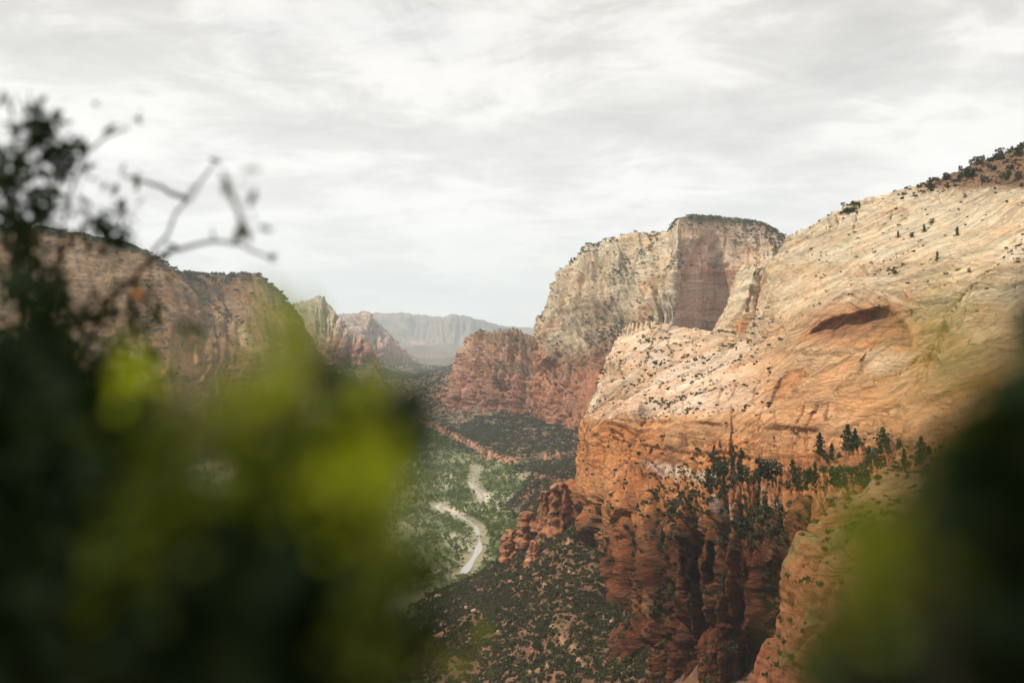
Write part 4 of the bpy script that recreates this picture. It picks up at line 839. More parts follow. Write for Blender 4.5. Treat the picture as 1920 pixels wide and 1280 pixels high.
def pick(L, dens, count, minz=-1, jit=True):
    """weighted random spots on a loft: weight = density * ground area of the cell"""
    du = np.linalg.norm(np.gradient(L.p, axis=0), axis=-1); dv = np.linalg.norm(np.gradient(L.p, axis=1), axis=-1)
    w = np.clip(dens, 0, None) * du * dv; w[:2] = 0; w[-2:] = 0; w[:, :2] = 0; w[:, -2:] = 0
    cs = np.cumsum(w.ravel()); idx = np.searchsorted(cs, rng.uniform(0, cs[-1], count)); idx = np.clip(idx, 0, w.size - 1)
    p = L.p.reshape(-1, 3)[idx].copy(); return p, idx
def up_of(L): return np.clip(L.n[..., 2], 0, 1)

# --- spots on the near cliff
L = NEARL; u = up_of(L); X, Yp = L.px2, L.py2; cl = fbm(L.p, (.02, .02, .02), 3, .6, 400)
vis = L.v < L.vr * 1.03
top_y = np.interp(X, [1430, 1480, 1550, 1605, 1660, 1764, 1900], [580, 443, 406, 377, 364, 338, 284])
d_bench = ss(1300, 1380, X) * ss(1760, 1700, X) * ss(815, 835, Yp) * ss(945, 905, Yp) * ss(-.5, .2, cl) * ss(.0, .25, u)
d_top = ss(36, 6, Yp - top_y) * ss(1540, 1590, X) * ss(-.1, .4, cl)
d_top = d_top + ss(1690, 1760, X) * ss(356, 340, Yp) * .8
d_slabt = ss(1500, 1560, X) * ss(30, 60, Yp - top_y) * ss(610, 520, Yp) * ss(.15, .5, cl) * .15
d_low = ss(900, 940, Yp) * ss(.12, .35, u) * ss(-.1, .3, cl) * .25 * ss(1480, 1440, X)
pine_p = []; pine_s = []; pine_g = []
for dens, k, s0, s1, g in ((d_bench, 88, 6, 21, 0), (d_top * ss(1925, 1912, X), 80, 6, 12, 1), (d_slabt, 30, 5, 10, 2), (d_low, 90, 6, 13, 3)):
    q, _ = pick(L, dens * vis, k); pine_p.append(q); pine_s.append(rng.uniform(s0, s1, k) * (1 if g else rng.uniform(.7, 1, k))); pine_g += [g] * k
# trees the photo shows singly
def at_px(L, X0, Y0):
    d = np.hypot(L.px2 - X0, L.py2 - Y0) + (L.v > L.vr * 1.02) * 1e4; return L.p.reshape(-1, 3)[np.argmin(d)].copy()
singles = [(1589, 842, 22, 'tall dark pine with a pointed tip, standing clear on the ledge of the orange wall'), (1537, 850, 19, 'broad dark pine at the left end of the high ledge trees'),
           (1795, 441, 11, 'lone dark pine on the open white dome near the upper right corner'), (1733, 434, 10, 'dark pine above the thin crack line of the white dome'), (1684, 444, 8, 'small pine in the scrub patch halfway up the white dome'),
           (1759, 488, 10, 'dark pine on the lip above the smooth dome wall'), (1655, 846, 20, 'dense dark pine pair at the right end of the high ledge')]
MT = bpy.data.meshes
def pine_label(g, pt, s):
    X, Yq = (float(v) for v in unP(np.asarray(pt)))
    size = 'large' if s > 15 else 'middling' if s > 10 else 'small'
    if g == 0: return size + ' dark pine ' + ('above the pale rock knobs at the left end of the high ledge' if X < 1440 else 'in the middle of the high ledge below the orange wall' if X < 1560 else 'toward the right end of the high ledge below the orange wall')
    if g == 1: return ('bigger' if s > 8.5 else 'smaller') + ' rounded pine on the white dome skyline, ' + ('on its left shoulder' if X < 1680 else 'halfway up its crest' if X < 1800 else 'near the reddish top')
    if g == 2: return ('bigger' if s > 7.5 else 'smaller') + ' rounded pine on the bare white dome ' + ('above the dark alcove' if X < 1720 else 'right of the dark alcove')
    return size + ' pine rooted in the red pillared wall ' + ('at its far left' if X < 1230 else 'left of the dark gully' if X < 1290 else 'above the dark gully' if X < 1350 else 'right of the dark gully') + (', under the ledge' if Yq < 985 else ', lower down')
def pine(pt, s, label, group, k, rnd=False):
    o = empty('pine_tree', pt - np.array([0, 0, .04 * s])); a = random.uniform(0, 6.28); o.rotation_euler = (0, 0, a); w = random.uniform(1.1, 1.7); o.scale = (s * w, s * w, s)
    tag(o, label, 'tree', group); link('trunk', PTR, None, o); link('crown', (PINE if not rnd else PINY)[k % 3], None, o)
glab = ['dark pine among the trees crowding the ledge below the orange wall', 'small dark pine on the skyline of the white dome', 'small pine scattered on the open white dome', 'small pine rooted in cracks of the lower red wall']
for x0, y0, s, lab in singles: pine(at_px(NEARL, x0, y0), s, lab, None, x0)
pp = np.concatenate(pine_p); psz = np.concatenate(pine_s)
for k in range(len(pp)): pine(pp[k], float(psz[k]), pine_label(pine_g[k], pp[k], float(psz[k])), ['ledge pines', 'skyline pines', 'dome pines', 'wall pines'][pine_g[k]], k, pine_g[k] in (1, 2) or k % 3 == 0)

# --- scrub on the near cliff and buttress
scr_p = []; scr_s = []
d1 = ss(800, 770, Yp) * ss(.25, .6, u) * (.04 + ss(.05, .4, cl) * .7) * ss(1500, 1400, X)
d2 = ss(1480, 1540, X) * ss(640, 560, Yp) * (.02 + ss(.2, .6, cl) * .35) * ss(.2, .5, u)
d3 = ss(795, 830, Yp) * ss(.18, .42, u) * (.15 + ss(-.1, .4, cl)) * 1.6
d4 = ss(940, 1000, Yp) * ss(.10, .35, u) * (.2 + ss(-.2, .3, cl)) * 1.2
d6 = ss(1235, 1270, X) * ss(1490, 1440, X) * ss(925, 945, Yp) * ss(1040, 990, Yp) * ss(-.3, .25, cl)
for dens, k, s0, s1 in ((d1, 2600, 1.2, 4.0), (d2, 900, 1.2, 3.6), (d_top * ss(1925, 1912, X), 420, 3, 6), (d6, 1100, 2, 6), (d3, 2800, 2, 5.2), (d4, 2600, 2, 5.5)):
    q, _ = pick(L, dens * vis, k); scr_p.append(q); scr_s.append(s0 * .7 + (s1 * 1.15 - s0 * .7) * rng.beta(1.1, 2.6, k))
L = BUTL; cl2 = fbm(L.p, (.03, .03, .03), 3, .6, 401); q, _ = pick(L, ss(.2, .5, up_of(L)) * (.25 + ss(-.1, .4, cl2)), 900); scr_p.append(q); scr_s.append(rng.uniform(1, 3.4, 900))
# --- dark scrub slope at centre bottom and the talus on both sides of the valley
def ground_spots(n, x0, x1, y0, y1, dens):
    """spots spread evenly over ground area inside a plan rectangle, thinned by a density function"""
    m = int(n * 4); x = rng.uniform(x0, x1, m); y = rng.uniform(y0, y1, m); z = ground_z(x, y); d = dens(x, y, z); k = rng.uniform(0, 1, m) < d
    return np.column_stack([x, y, z])[k][:n]
def cnz(x, y, f, off): return fbm(np.stack([x, y, x * 0], -1), (f, f, 1), 3, .6, off)
slope = ground_spots(20000, -260, 130, 700, 1900, lambda x, y, z: ss(8, 25, z - ZF) * np.clip(.8 + cnz(x, y, .03, 410) * 1.2, 0.15, 1))
scr_p.append(slope); scr_s.append(1.4 + 6.0 * rng.beta(1.3, 2.6, len(slope)))
P_near = np.concatenate(scr_p); S_near = np.concatenate(scr_s)
dist = np.linalg.norm(P_near, axis=1); qx, qy = unP(P_near); inview = (qx > 780) & (qx < 1500) & (qy < 1270) & (qy > 300)
order = np.argsort(-(S_near / dist) * inview)[:280]
def bush(pt, s, label, group, k):
    o = link('bush', BUSH[k % 3]); o.location = pt - np.array([0, 0, .1 * s]); o.rotation_euler = (0, 0, random.uniform(0, 6.28)); o.scale = (s, s, s * random.uniform(.8, 1.1)); tag(o, label, 'bush', group)
def bush_label(onslope, pt, s):
    X, Yq = (float(v) for v in unP(np.asarray(pt))); size = 'big' if s > 5.6 else 'smaller'
    if onslope: return size + ' dark slope bush ' + ('under the red cliff foot' if X > 1060 else 'below the river bend' if X < 930 else 'between river and cliff') + (', near the bottom edge' if Yq > 1200 else ', halfway up' if Yq > 1110 else ', near its top')
    side = 'far left' if X < 1200 else 'left' if X < 1290 else 'middle' if X < 1370 else 'right' if X < 1450 else 'far right'
    if Yq > 930: return size + ' dark bush in the red pillared wall, ' + side + ', ' + ('high under the ledge' if Yq < 1000 else 'halfway down' if Yq < 1120 else 'near the bottom edge')
    return size + ' dark bush ' + ('around the white ledge' if Yq > 850 else 'in the upper orange wall' if Yq > 790 else 'on the pale slabs') + ' of the right cliff, ' + side
for k in order:
    onslope = k >= len(P_near) - len(slope)
    bush(P_near[k], float(S_near[k]), bush_label(onslope, P_near[k], float(S_near[k])), 'bushes on the rubble slope' if onslope else 'bushes on the cliff ledges', int(k))
keep = np.ones(len(P_near), bool); keep[order] = False
P_near, S_near = P_near[keep], S_near[keep]; sel = rng.integers(0, 3, len(P_near))
for k in range(3): gn_scatter('scrub', P_near[sel == k] - np.array([0, 0, .3]), S_near[sel == k], BUSH[k], 'dark scrub dotted over the near slope and cliff ledges')
# far scrub
fs_p = []; fs_s = []
def dens_mid(x, y, z): return ss(5, 20, z - ZF) * np.clip(.7 + cnz(x, y, .012, 411) * 1.0, .05, 1)
q = ground_spots(16000, -420, 420, 1850, 3800, dens_mid); fs_p.append(q); fs_s.append(rng.uniform(2.5, 7, len(q)))
q = ground_spots(14000, -1000, 200, 3400, 6500, dens_mid); fs_p.append(q); fs_s.append(rng.uniform(4, 9, len(q)))
for L, dens, k, s0, s1 in ((MIDL, ss(.3, .6, up_of(MIDL)) * (.1 + ss(0, .4, fbm(MIDL.p, (.006, .006, .006), 3, .6, 402))) * (MIDL.v < MIDL.vr * 1.05), 3000, 3, 7),
                        (BTL, ss(.3, .6, up_of(BTL)) * (BTL.v < BTL.vr * 1.1), 1300, 3, 7), (LEFTL, ss(.3, .6, up_of(LEFTL)) * (.1 + ss(0, .4, fbm(LEFTL.p, (.006, .006, .006), 3, .6, 403))), 2200, 4, 10)):
    q, _ = pick(L, dens, k); fs_p.append(q); fs_s.append(rng.uniform(s0, s1, k))
L = MIDL; cap = ss(430, 415, L.py2 - (L.px2 - 1290) * .1) * ss(1270, 1285, L.px2) + ss(1425, 1445, L.px2 - (L.py2 - 430) * .55) * ss(540, 500, L.py2) + (np.abs(L.v - L.vr) < .02) * ss(1060, 1100, L.px2)
q, _ = pick(L, cap * (L.v < L.vr * 1.05), 620); fs_p.append(q); fs_s.append(rng.uniform(5, 12, 620))
L = LEFTL; q, _ = pick(L, (np.abs(L.v - L.vr) < .03) * 1.0, 900); fs_p.append(q); fs_s.append(rng.uniform(8, 16, 900))
q = ground_spots(9000, -2200, 900, 6300, 10500, lambda x, y, z: np.clip(.5 + cnz(x, y, .004, 417), .05, 1)); fs_p.append(q); fs_s.append(rng.uniform(7, 16, len(q)))
P_f = np.concatenate(fs_p); S_f = np.concatenate(fs_s); sel = rng.integers(0, 2, len(P_f))
for k in range(2): gn_scatter('far_scrub', P_f[sel == k], S_f[sel == k], BUSHF[k], 'grey green brush over the far slopes and mountain tops')
# cottonwoods and brush on the valley floor
def dens_val(x, y, z):
    d = dist_to(x, y, RXs[::4]); return ss(25, 8, z - ZF) * (d > 24) * np.clip(.35 + cnz(x, y, .010, 412) * 1.5 + .35 * ss(200, 60, d), 0, 1)
val = ground_spots(2600, -420, 160, 1600, 4600, dens_val); vs_ = 5 + 12 * rng.beta(1.6, 2.2, len(val)); qx, qy = unP(val)
show = vs_ / val[:, 1] * ((qx > 735) & (qx < 1000)); order = np.argsort(-show)[:290]
def tree_label(pt, s):
    d = np.hypot(RXs[:, 0] - pt[0], RXs[:, 1] - pt[1]); j = int(np.argmin(d)); side = 'left' if pt[0] < RXs[j, 0] else 'right'
    size = 'tall' if s > 12.5 else 'middling' if s > 10.5 else 'low'; near = 'beside the water' if d[j] < 70 else 'back from the water'
    reach = 'lowest visible river reach' if pt[1] < 2080 else 'sharp river bend' if pt[1] < 2520 else 'upper river reach' if pt[1] < 3050 else 'valley beyond the last visible water'
    return size + ' green cottonwood ' + near + ', ' + side + ' of the ' + reach
for k in order:
    o = empty('cottonwood_tree', val[k] - np.array([0, 0, .3])); s = float(vs_[k]); o.rotation_euler = (0, 0, random.uniform(0, 6.28)); o.scale = (s * 1.15, s * 1.15, s)
    tag(o, tree_label(val[k], s), 'tree', 'cottonwoods on the valley floor'); link('trunk', TTR, None, o); link('crown', TREE[int(k) % 3], None, o)
keep = np.ones(len(val), bool); keep[order] = False; val2, vs2 = val[keep], vs_[keep]; sel = rng.integers(0, 3, len(val2))
for k in range(3): gn_scatter('valley_trees', val2[sel == k], vs2[sel == k], TREE[k], 'green trees and thickets spread along the valley floor')
q = ground_spots(5000, -420, 160, 1600, 4800, lambda x, y, z: ss(30, 8, z - ZF) * (dist_to(x, y, RXs[::4]) > 17) * np.clip(.4 + cnz(x, y, .018, 413), 0, 1))
gn_scatter('valley_brush', q, rng.uniform(1.8, 4.5, len(q)), pm('brush_crown', bush_crown(31, 90, .8, 4, .22), M_TREE), 'low green brush on the valley floor')
q = ground_spots(7000, -1700, -420, 1300, 4200, lambda x, y, z: ss(40, 10, z - ZF) * np.clip(.45 + cnz(x, y, .008, 418) * 1.3, 0, 1))
gn_scatter('valley_trees', q, 4 + 10 * rng.beta(1.4, 2.4, len(q)), TREE[1], 'green trees on the valley floor behind the left shrub')
# red rock towers stepping down from the cliff foot
def tower(x0, yb, yt, w, label, seed):
    yy = np.linspace(1100, 2600, 900); ray = P(np.full(900, x0), np.full(900, yb), yy); g = ray[np.argmax(ray[:, 2] < ground_z(ray[:, 0], ray[:, 1]))]
    h = (yb - yt) / FPX * g[1]; r0 = w * .5 / FPX * g[1]; a = np.linspace(0, 2 * math.pi, 41)[:-1]; t_ = np.linspace(0, 1, 40); A2, T2 = np.meshgrid(a, t_, indexing='ij')
    prof = np.where(T2 < .96, 1.3 - .75 * T2, (1.3 - .72) * np.sqrt(np.clip((1 - T2) / .04, 0, 1)))
    base = np.stack([np.cos(A2) * r0 * prof, np.sin(A2) * r0 * prof * 1.3, -h * .25 + T2 * h * 1.25], -1) + g; d = np.stack([np.cos(A2), np.sin(A2), A2 * 0], -1)
    w1, w2, wid = worley(base, (.09, .09, .012), seed); dd = (wid - .5) * .5 - ss(.2, 0, w2 - w1) * .35 + fbm(base, (.06, .06, .14), 5, .65, seed) * .75 + noise(base, (.01, .01, .15), seed) * .2
    V = base + d * (dd * r0 * ss(1.0, .9, T2))[..., None]; cc = cmix(np.broadcast_to(np.array([.32, .14, .07]), V.shape).copy(), np.array([.46, .26, .14]), ss(-.1, .5, fbm(V, (.05, .05, .1), 3, .5, seed + 3))); cc = cmix(cc, DRED * .8, ss(.25, .02, w2 - w1) * .8)
    o = link('rock_tower', mesh_np('rock_tower', (V - g).reshape(-1, 3), grid_faces(40, 40, wrap=True), cc.reshape(-1, 3)), M_LOW); o.location = g; tag(o, label, 'rock tower', 'red towers below the cliff corner')
tower(1050, 990, 902, 46, 'tallest red rock tower, leaning against the cliff corner', 601); tower(1022, 980, 918, 34, 'narrow red rock tower, second from the cliff corner', 602)
tower(990, 1010, 958, 44, 'squat red rock tower between the narrow one and the lowest one', 603); tower(958, 1040, 992, 38, 'lowest red rock tower, nearest the river', 604); tower(1000, 1050, 1012, 30, 'small red rock knob on the slope below the squat tower', 605)
# broken rock on the slope
rr_ = np.random.default_rng(77); rv = rr_.normal(size=(14, 3)); rv /= np.linalg.norm(rv, axis=1)[:, None]; rv *= rr_.uniform(.35, .55, 14)[:, None]
bmr = __import__('bmesh').new(); [bmr.verts.new(v_) for v_ in rv]; __import__('bmesh').ops.convex_hull(bmr, input=bmr.verts); merock = bpy.data.meshes.new('rock'); bmr.to_mesh(merock); bmr.free()
mr_, t, b = newmat('rubble_stone'); oi = N(t, 'ShaderNodeObjectInfo'); rp = N(t, 'ShaderNodeMix', data_type='RGBA'); rp.inputs['A'].default_value = (.22, .10, .055, 1); rp.inputs['B'].default_value = (.46, .29, .18, 1)
t.links.new(oi.outputs['Random'], rp.inputs['Factor']); t.links.new(rp.outputs['Result'], b.inputs['Base Color']); merock.materials.append(mr_)
q = ground_spots(6000, -260, 130, 700, 1900, lambda x, y, z: ss(8, 25, z - ZF) * np.clip(.25 + cnz(x, y, .02, 416) * 1.6, 0.02, 1))
gn_scatter('rubble', q, 1.2 + 5.5 * rng.beta(1, 4, len(q)), merock, 'broken red and tan rock strewn over the dark slope')
# boulders on the slope
M_BLD = rock_mat('boulder_stone', .25, (0, 0, 0), .8, .3)
def boulder(pt, s, label, seed):
    r = np.random.default_rng(seed); a, b = np.meshgrid(np.linspace(0, 2 * math.pi, 17)[:-1], np.linspace(.02, math.pi - .02, 10), indexing='ij')
    d = np.stack([np.cos(a) * np.sin(b), np.sin(a) * np.sin(b), np.cos(b)], -1); pl = r.normal(size=(9, 3)); pl /= np.linalg.norm(pl, axis=1)[:, None]
    rr = np.min(np.where(d @ pl.T > .05, r.uniform(.6, 1, 9) / np.maximum(d @ pl.T, .05), 9), axis=-1); rr = np.minimum(rr, 1.15)
    V = d * rr[..., None] * np.array([1, .8, .7]) * s; f = grid_faces(16, 10, wrap=True)
    me = mesh_np('boulder', V.reshape(-1, 3), f, np.broadcast_to(np.array([.46, .31, .20]), (160, 3)), False); o = link('boulder', me, M_BLD); o.location = pt + np.array([0, 0, .25 * s]); tag(o, label, 'boulder', 'boulders on the rubble slope')
for k, (x0, y0, Yd, s, lab) in enumerate([(822,1120,1420,6,'pale boulder on the dark slope nearest the road'), (875,1142,1330,5,'pointed tan boulder in the middle of the dark slope'), (889,1146,1320,3.6,'small tan boulder just right of the pointed one'), (910,1144,1310,4.6,'upright tan boulder on the dark slope, third in a loose row'), (886,1082,1520,4,'pale slab lying at the upper edge of the dark slope'), (980,1085,1330,5,'tan boulder below the pale gully on the slope')]):
    w = P(x0, y0, Yd); 
    yy = np.linspace(800, 2000, 600); ray = P(np.full(600, x0), np.full(600, y0), yy); hit = np.argmax(ray[:, 2] < ground_z(ray[:, 0], ray[:, 1])); g = ray[hit]
    boulder(g, s, lab, 500 + k)
print('veg', time.time() - T0)

# ------------------------------------------------------------------ haze
dens = 3.3e-5
hb = np.array([[x, y, z] for x in (-34000, 34000) for y in (-34000, 34000) for z in (-900, 1300)], float)
me = mesh_np('haze', hb, np.array([[0, 1, 3, 2], [4, 6, 7, 5], [0, 4, 5, 1], [2, 3, 7, 6], [0, 2, 6, 4], [1, 5, 7, 3]]), None, False)
mh = bpy.data.materials.new('haze_air'); mh.use_nodes = True; t = mh.node_tree; t.nodes.remove(t.nodes['Principled BSDF'])
pv = t.nodes.new('ShaderNodeVolumePrincipled'); pv.inputs['Color'].default_value = (.80, .915, 1.0, 1); pv.inputs['Density'].default_value = dens; pv.inputs['Anisotropy'].default_value = 0.2
t.links.new(pv.outputs[0], t.nodes['Material Output'].inputs['Volume'])
tag(link('haze', me, mh), 'thin pale haze filling the canyon air', None, None, 'stuff')

# ------------------------------------------------------------------ foreground shrubs
M_LD = leaf_mat('oak_leaf_dark', (.007, .016, .007), (.020, .034, .010), .22, .015)
M_LY = leaf_mat('oak_leaf_young', (.15, .215, .010), (.25, .29, .013), .5, .02)
M_LV = leaf_mat('oak_leaf_olive', (.045, .062, .008), (.11, .125, .012), .45, .01)
M_LO = leaf_mat('oak_leaf_turning', (.50, .20, .03), (.45, .16, .03), .4, .04)
M_LG = leaf_mat('mahogany_leaf', (.045, .045, .018), (.10, .095, .03), .35, .02)
M_TW = bark_mat('twig_bark', (.085, .06, .05))
def tube(path, r0, r1, seg=6):
    path = np.asarray(path, float); n = len(path); V = []; t = np.gradient(path, axis=0); t /= np.linalg.norm(t, axis=1)[:, None] + 1e-9
    for k in range(n):
        a = np.cross(t[k], (0.3, 0.2, 1)); a /= np.linalg.norm(a) + 1e-9; b = np.cross(t[k], a); r = r0 + (r1 - r0) * k / (n - 1)
        for j in range(seg): w = j / seg * 2 * math.pi; V.append(path[k] + (a * math.cos(w) + b * math.sin(w)) * r)
    F = [(k * seg + j, k * seg + (j + 1) % seg, (k + 1) * seg + (j + 1) % seg, (k + 1) * seg + j) for k in range(n - 1) for j in range(seg)]
    return np.array(V), np.array(F)
def curve(pts, n=14, jit=0.0):
    pts = np.asarray(pts, float); d = np.concatenate([[0], np.cumsum(np.linalg.norm(np.diff(pts, axis=0), axis=1))]); s = np.linspace(0, d[-1], n); o = np.stack([np.interp(s, d, pts[:, k]) for k in range(3)], -1)
    for _ in range(2): o[1:-1] = (o[:-2] + 2 * o[1:-1] + o[2:]) / 4
    if jit: o[1:-1] += rng.normal(0, jit, (n - 2, 3))
    return o
def join(parts):
    V = []; F = []; k = 0
    for v, f in parts: V.append(v); F.append(f + k); k += len(v)
    return np.concatenate(V), np.concatenate(F)
LEAF_V = np.array([(0, 0, 0), (-.22, .25, .04), (.22, .25, .04), (-.30, .55, .05), (.30, .55, .05), (-.17, .82, .02), (.17, .82, .02), (0, 1, -.04), (0, .25, 0), (0, .55, -.02), (0, .82, -.03)], float)
LEAF_F = np.array([(0, 8, 1, 1), (0, 2, 8, 8), (1, 8, 9, 3), (8, 2, 4, 9), (3, 9, 10, 5), (9, 4, 6, 10), (5, 10, 7, 7), (10, 6, 7, 7)])
LEAF_T = np.array([(0, 8, 1), (0, 2, 8), (1, 8, 9), (1, 9, 3), (8, 2, 4), (8, 4, 9), (3, 9, 10), (3, 10, 5), (9, 4, 6), (9, 6, 10), (5, 10, 7), (10, 6, 7)])
def rand_rot(n, droop=0.0):
    a = rng.normal(size=(n, 3)); a[:, 2] += droop; a /= np.linalg.norm(a, axis=1)[:, None]; b = np.cross(a, rng.normal(size=(n, 3))); b /= np.linalg.norm(b, axis=1)[:, None]; c = np.cross(a, b)
    return np.stack([b, a, c], -1)       # columns: leaf x, leaf y (length), normal
def leaves_np(pos, size, width=1.0, droop=0.3):
    n = len(pos); R = rand_rot(n, droop); v = (LEAF_V * np.array([width, 1, 1]))[None] * (np.asarray(size).reshape(-1, 1, 1) if np.ndim(size) else size)
    V = np.einsum('nij,nkj->nki', R, v) + pos[:, None]
    return V.reshape(-1, 3), (LEAF_T[None] + (np.arange(n) * 11)[:, None, None]).reshape(-1, 3)
LEAF_ME = {}
def leaf_me(mat, width):
    k = (mat.name, width)
    if k not in LEAF_ME: LEAF_ME[k] = pm('leaf', (LEAF_V * np.array([width, 1, 1]), LEAF_T), mat)
    return LEAF_ME[k]
from mathutils import Matrix
def put_leaf(parent, pos, size, mat, width=1.0):
    R = rand_rot(1, .4)[0]; o = link('leaf', leaf_me(mat, width), None, parent); M = np.eye(4); M[:3, :3] = R * size; M[:3, 3] = pos - np.array(parent.location); o.matrix_local = Matrix(M.tolist())
def shrub(name, loc, label, cat='shrub'):
    return tag(empty(name, loc), label, cat)
def rel(vf, loc): return vf[0] - np.asarray(loc), vf[1]
gz0 = -1.5

# (a) the near left shrub: dense dark foliage with young yellow-green shoots
loc = np.array([-.22, .75, gz0]); SH = shrub('leafy_shrub', loc, 'very near blurred green shrub filling the lower left of the view')
def clump(pts, per, r):
    """leaves gathered in sprays round each point"""
    q = np.repeat(pts, per, axis=0); d = rng.normal(size=q.shape); return q + d * (r * rng.uniform(.3, 1.2, len(pts)).repeat(per))[:, None] * .6
def spread(cxs, n):
    """leaf positions in a set of soft clumps: (px, py, Y, radius px, depth m, weight)"""
    w = np.array([q[5] for q in cxs], float); k = rng.choice(len(cxs), n, p=w / w.sum()); A_ = np.array([q[:5] for q in cxs], float)[k]
    a = rng.uniform(0, 2 * math.pi, n); r = np.sqrt(rng.uniform(0, 1, n)); X = A_[:, 0] + np.cos(a) * r * A_[:, 3]; Yq = A_[:, 1] + np.sin(a) * r * A_[:, 3]
    return P(X, Yq, A_[:, 2] + rng.uniform(-1, 1, n) * A_[:, 4])
dark = [(60,900,.85,170,.15,2.2),(80,1150,.8,190,.15,3),(260,1180,.72,190,.15,3),(260,1000,.75,160,.15,.8),(430,1180,.62,170,.13,2.6),(430,1050,.62,140,.12,.7),(560,1210,.55,130,.1,1.8),(540,1070,.55,110,.1,.45),(620,1140,.5,80,.06,.6),(640,1250,.5,70,.06,.7),(20,700,1.0,120,.2,1.1),(120,780,.95,120,.2,1.0),(560,860,.62,60,.05,.32),(660,835,.6,50,.05,.25),(330,880,.8,90,.1,.2)]
D1 = clump(spread(dark + [(30,1120,.9,120,.1,2.5),(60,1240,.9,120,.1,2.5),(20,980,.9,90,.1,1.2)], 460), 9, .022)
young = [(555,630,.5,34,.03,.8),(500,650,.5,26,.03,.45),(550,700,.5,46,.03,1.0),(500,740,.5,40,.03,.6),(540,770,.5,60,.04,1.0),(430,750,.5,40,.03,.5),(660,790,.52,46,.03,.45),(710,742,.52,34,.03,.42),(640,900,.5,85,.05,1.3),(690,960,.5,60,.04,.8),(600,960,.5,80,.05,.8),(380,800,.55,70,.05,.4),(420,900,.55,90,.06,.5),(700,1050,.55,45,.04,.4),(320,700,.6,60,.06,.25),(520,585,.5,26,.03,.5),(515,620,.5,30,.03,.5),(300,660,.55,50,.05,.25),(250,720,.55,60,.05,.3),(690,900,.45,60,.03,1.6),(640,950,.45,80,.03,1.2),(720,1010,.45,40,.03,.5),(440,770,.48,60,.03,.5),(740,720,.5,20,.02,.2)]
olive = [(420,930,.5,150,.05,2),(300,1000,.55,120,.05,1),(520,1010,.5,120,.05,1.4),(660,1060,.5,80,.04,1),(420,830,.5,110,.04,.9),(560,720,.5,60,.03,.4),(230,880,.6,90,.05,.5),(690,1150,.45,60,.03,.9),(700,1230,.42,60,.03,.8),(720,1080,.42,40,.03,.6),(330,860,.5,120,.04,.8),(250,1080,.5,110,.04,.6)]
D2 = spread(young, 285); D2b = spread(olive, 300)
st_l = []
root = loc + np.array([0, 0, 0])
for tx, ty, tY in [(60,860,.85),(180,1000,.8),(300,860,.8),(430,960,.72),(550,760,.55),(560,620,.5),(640,880,.52),(715,735,.52),(690,1000,.55),(600,1150,.66),(330,690,.6),(100,740,.95)]:
    e = P(tx, ty, tY); mid = (root * .45 + e * .55) + np.array([0, 0, -.12]); st_l.append(tube(curve([root + rng.normal(0, .03, 3) * np.array([1, 1, 0]), mid, e], 12, .004), .008, .0015, 5))
link('branch', pm('branch', rel(join(st_l), loc), M_TW), None, SH)
tag(link('foliage', pm('foliage', rel(leaves_np(D1, rng.uniform(.022, .04, len(D1)), 1.1), loc), M_LD), None, SH), None, None, None, 'stuff')
o = link('young_foliage', pm('young_foliage', rel(leaves_np(D2, rng.uniform(.010, .020, len(D2)), .9), loc), M_LY), None, SH); o['kind'] = 'stuff'; o['label'] = 'fresh yellow-green leaf tips'
o = link('olive_foliage', pm('olive_foliage', rel(leaves_np(D2b, rng.uniform(.010, .020, len(D2b)), 1.0), loc), M_LV), None, SH); o['kind'] = 'stuff'; o['label'] = 'dull olive half grown leaves'
for q in [(97, 857, .95), (160, 1030, .8), (285, 1010, .75)]:
    put_leaf(SH, P(*q), .025, M_LO, 1.2)
# (b) the left branch shrub, a little farther: leaves and twigs against the sky
loc = np.array([-1.2, 2.5, gz0 - .9]); SB = shrub('branching_shrub', loc, 'dark leafy shrub with bare twig ends against the sky at left')
root = loc
brs = [[(60,900,1.8),(40,640,1.8),(30,430,1.75),(20,330,1.7),(70,250,1.7)], [(60,900,1.8),(90,640,1.8),(110,480,1.8),(140,310,1.8),(185,245,1.8),(240,240,1.8)], [(110,480,1.8),(150,430,1.8),(190,400,1.8),(250,400,1.8)],
       [(130,800,1.9),(160,620,1.9),(210,560,1.9),(270,500,1.9),(350,375,1.9),(400,310,1.9)], [(350,375,1.9),(312,352,1.9),(225,328,1.9)], [(210,560,1.9),(290,478,1.85),(340,462,1.85),(430,452,1.85),(480,470,1.8),(515,490,1.8)], [(160,620,1.9),(120,560,1.85),(60,520,1.8),(0,500,1.8)], [(90,640,1.8),(150,600,1.8),(230,590,1.75),(290,540,1.75)], [(30,430,1.75),(-20,360,1.7),(-10,260,1.7)], [(440,452,1.6),(455,420,1.45),(440,370,1.3),(415,320,1.25)], [(-40,360,1.6),(-20,230,1.6),(8,170,1.6)]]
tb = []
tb.append(tube(curve([root, P(120, 1100, 2.5), P(60, 900, 2.34)], 10), .02, .012)); tb.append(tube(curve([root, P(180, 1100, 2.5), P(130, 800, 2.47)], 10), .02, .010))
lp = []
for b_ in brs:
    q = curve([P(w[0], w[1], w[2] * 1.3) for w in b_], 16, .003); tb.append(tube(q, .0066, .0028)); lp.append(q)
link('branch', pm('branch', rel(join(tb), loc), M_TW), None, SB)
ind = []
for bi, n_, sp in ((0, 34, .05), (1, 34, .042), (2, 16, .04), (3, 4, .012), (4, 3, .01), (5, 6, .015), (6, 18, .04), (7, 26, .035), (8, 16, .03), (9, 14, .02), (10, 5, .02)):
    k = rng.integers(5, 16, n_); ind.append(lp[bi][k] + rng.normal(0, sp, (n_, 3)))
ind = np.concatenate(ind)
for q in ind: put_leaf(SB, q, random.uniform(.026, .050), M_LG if random.random() < .5 else M_LD, .55)
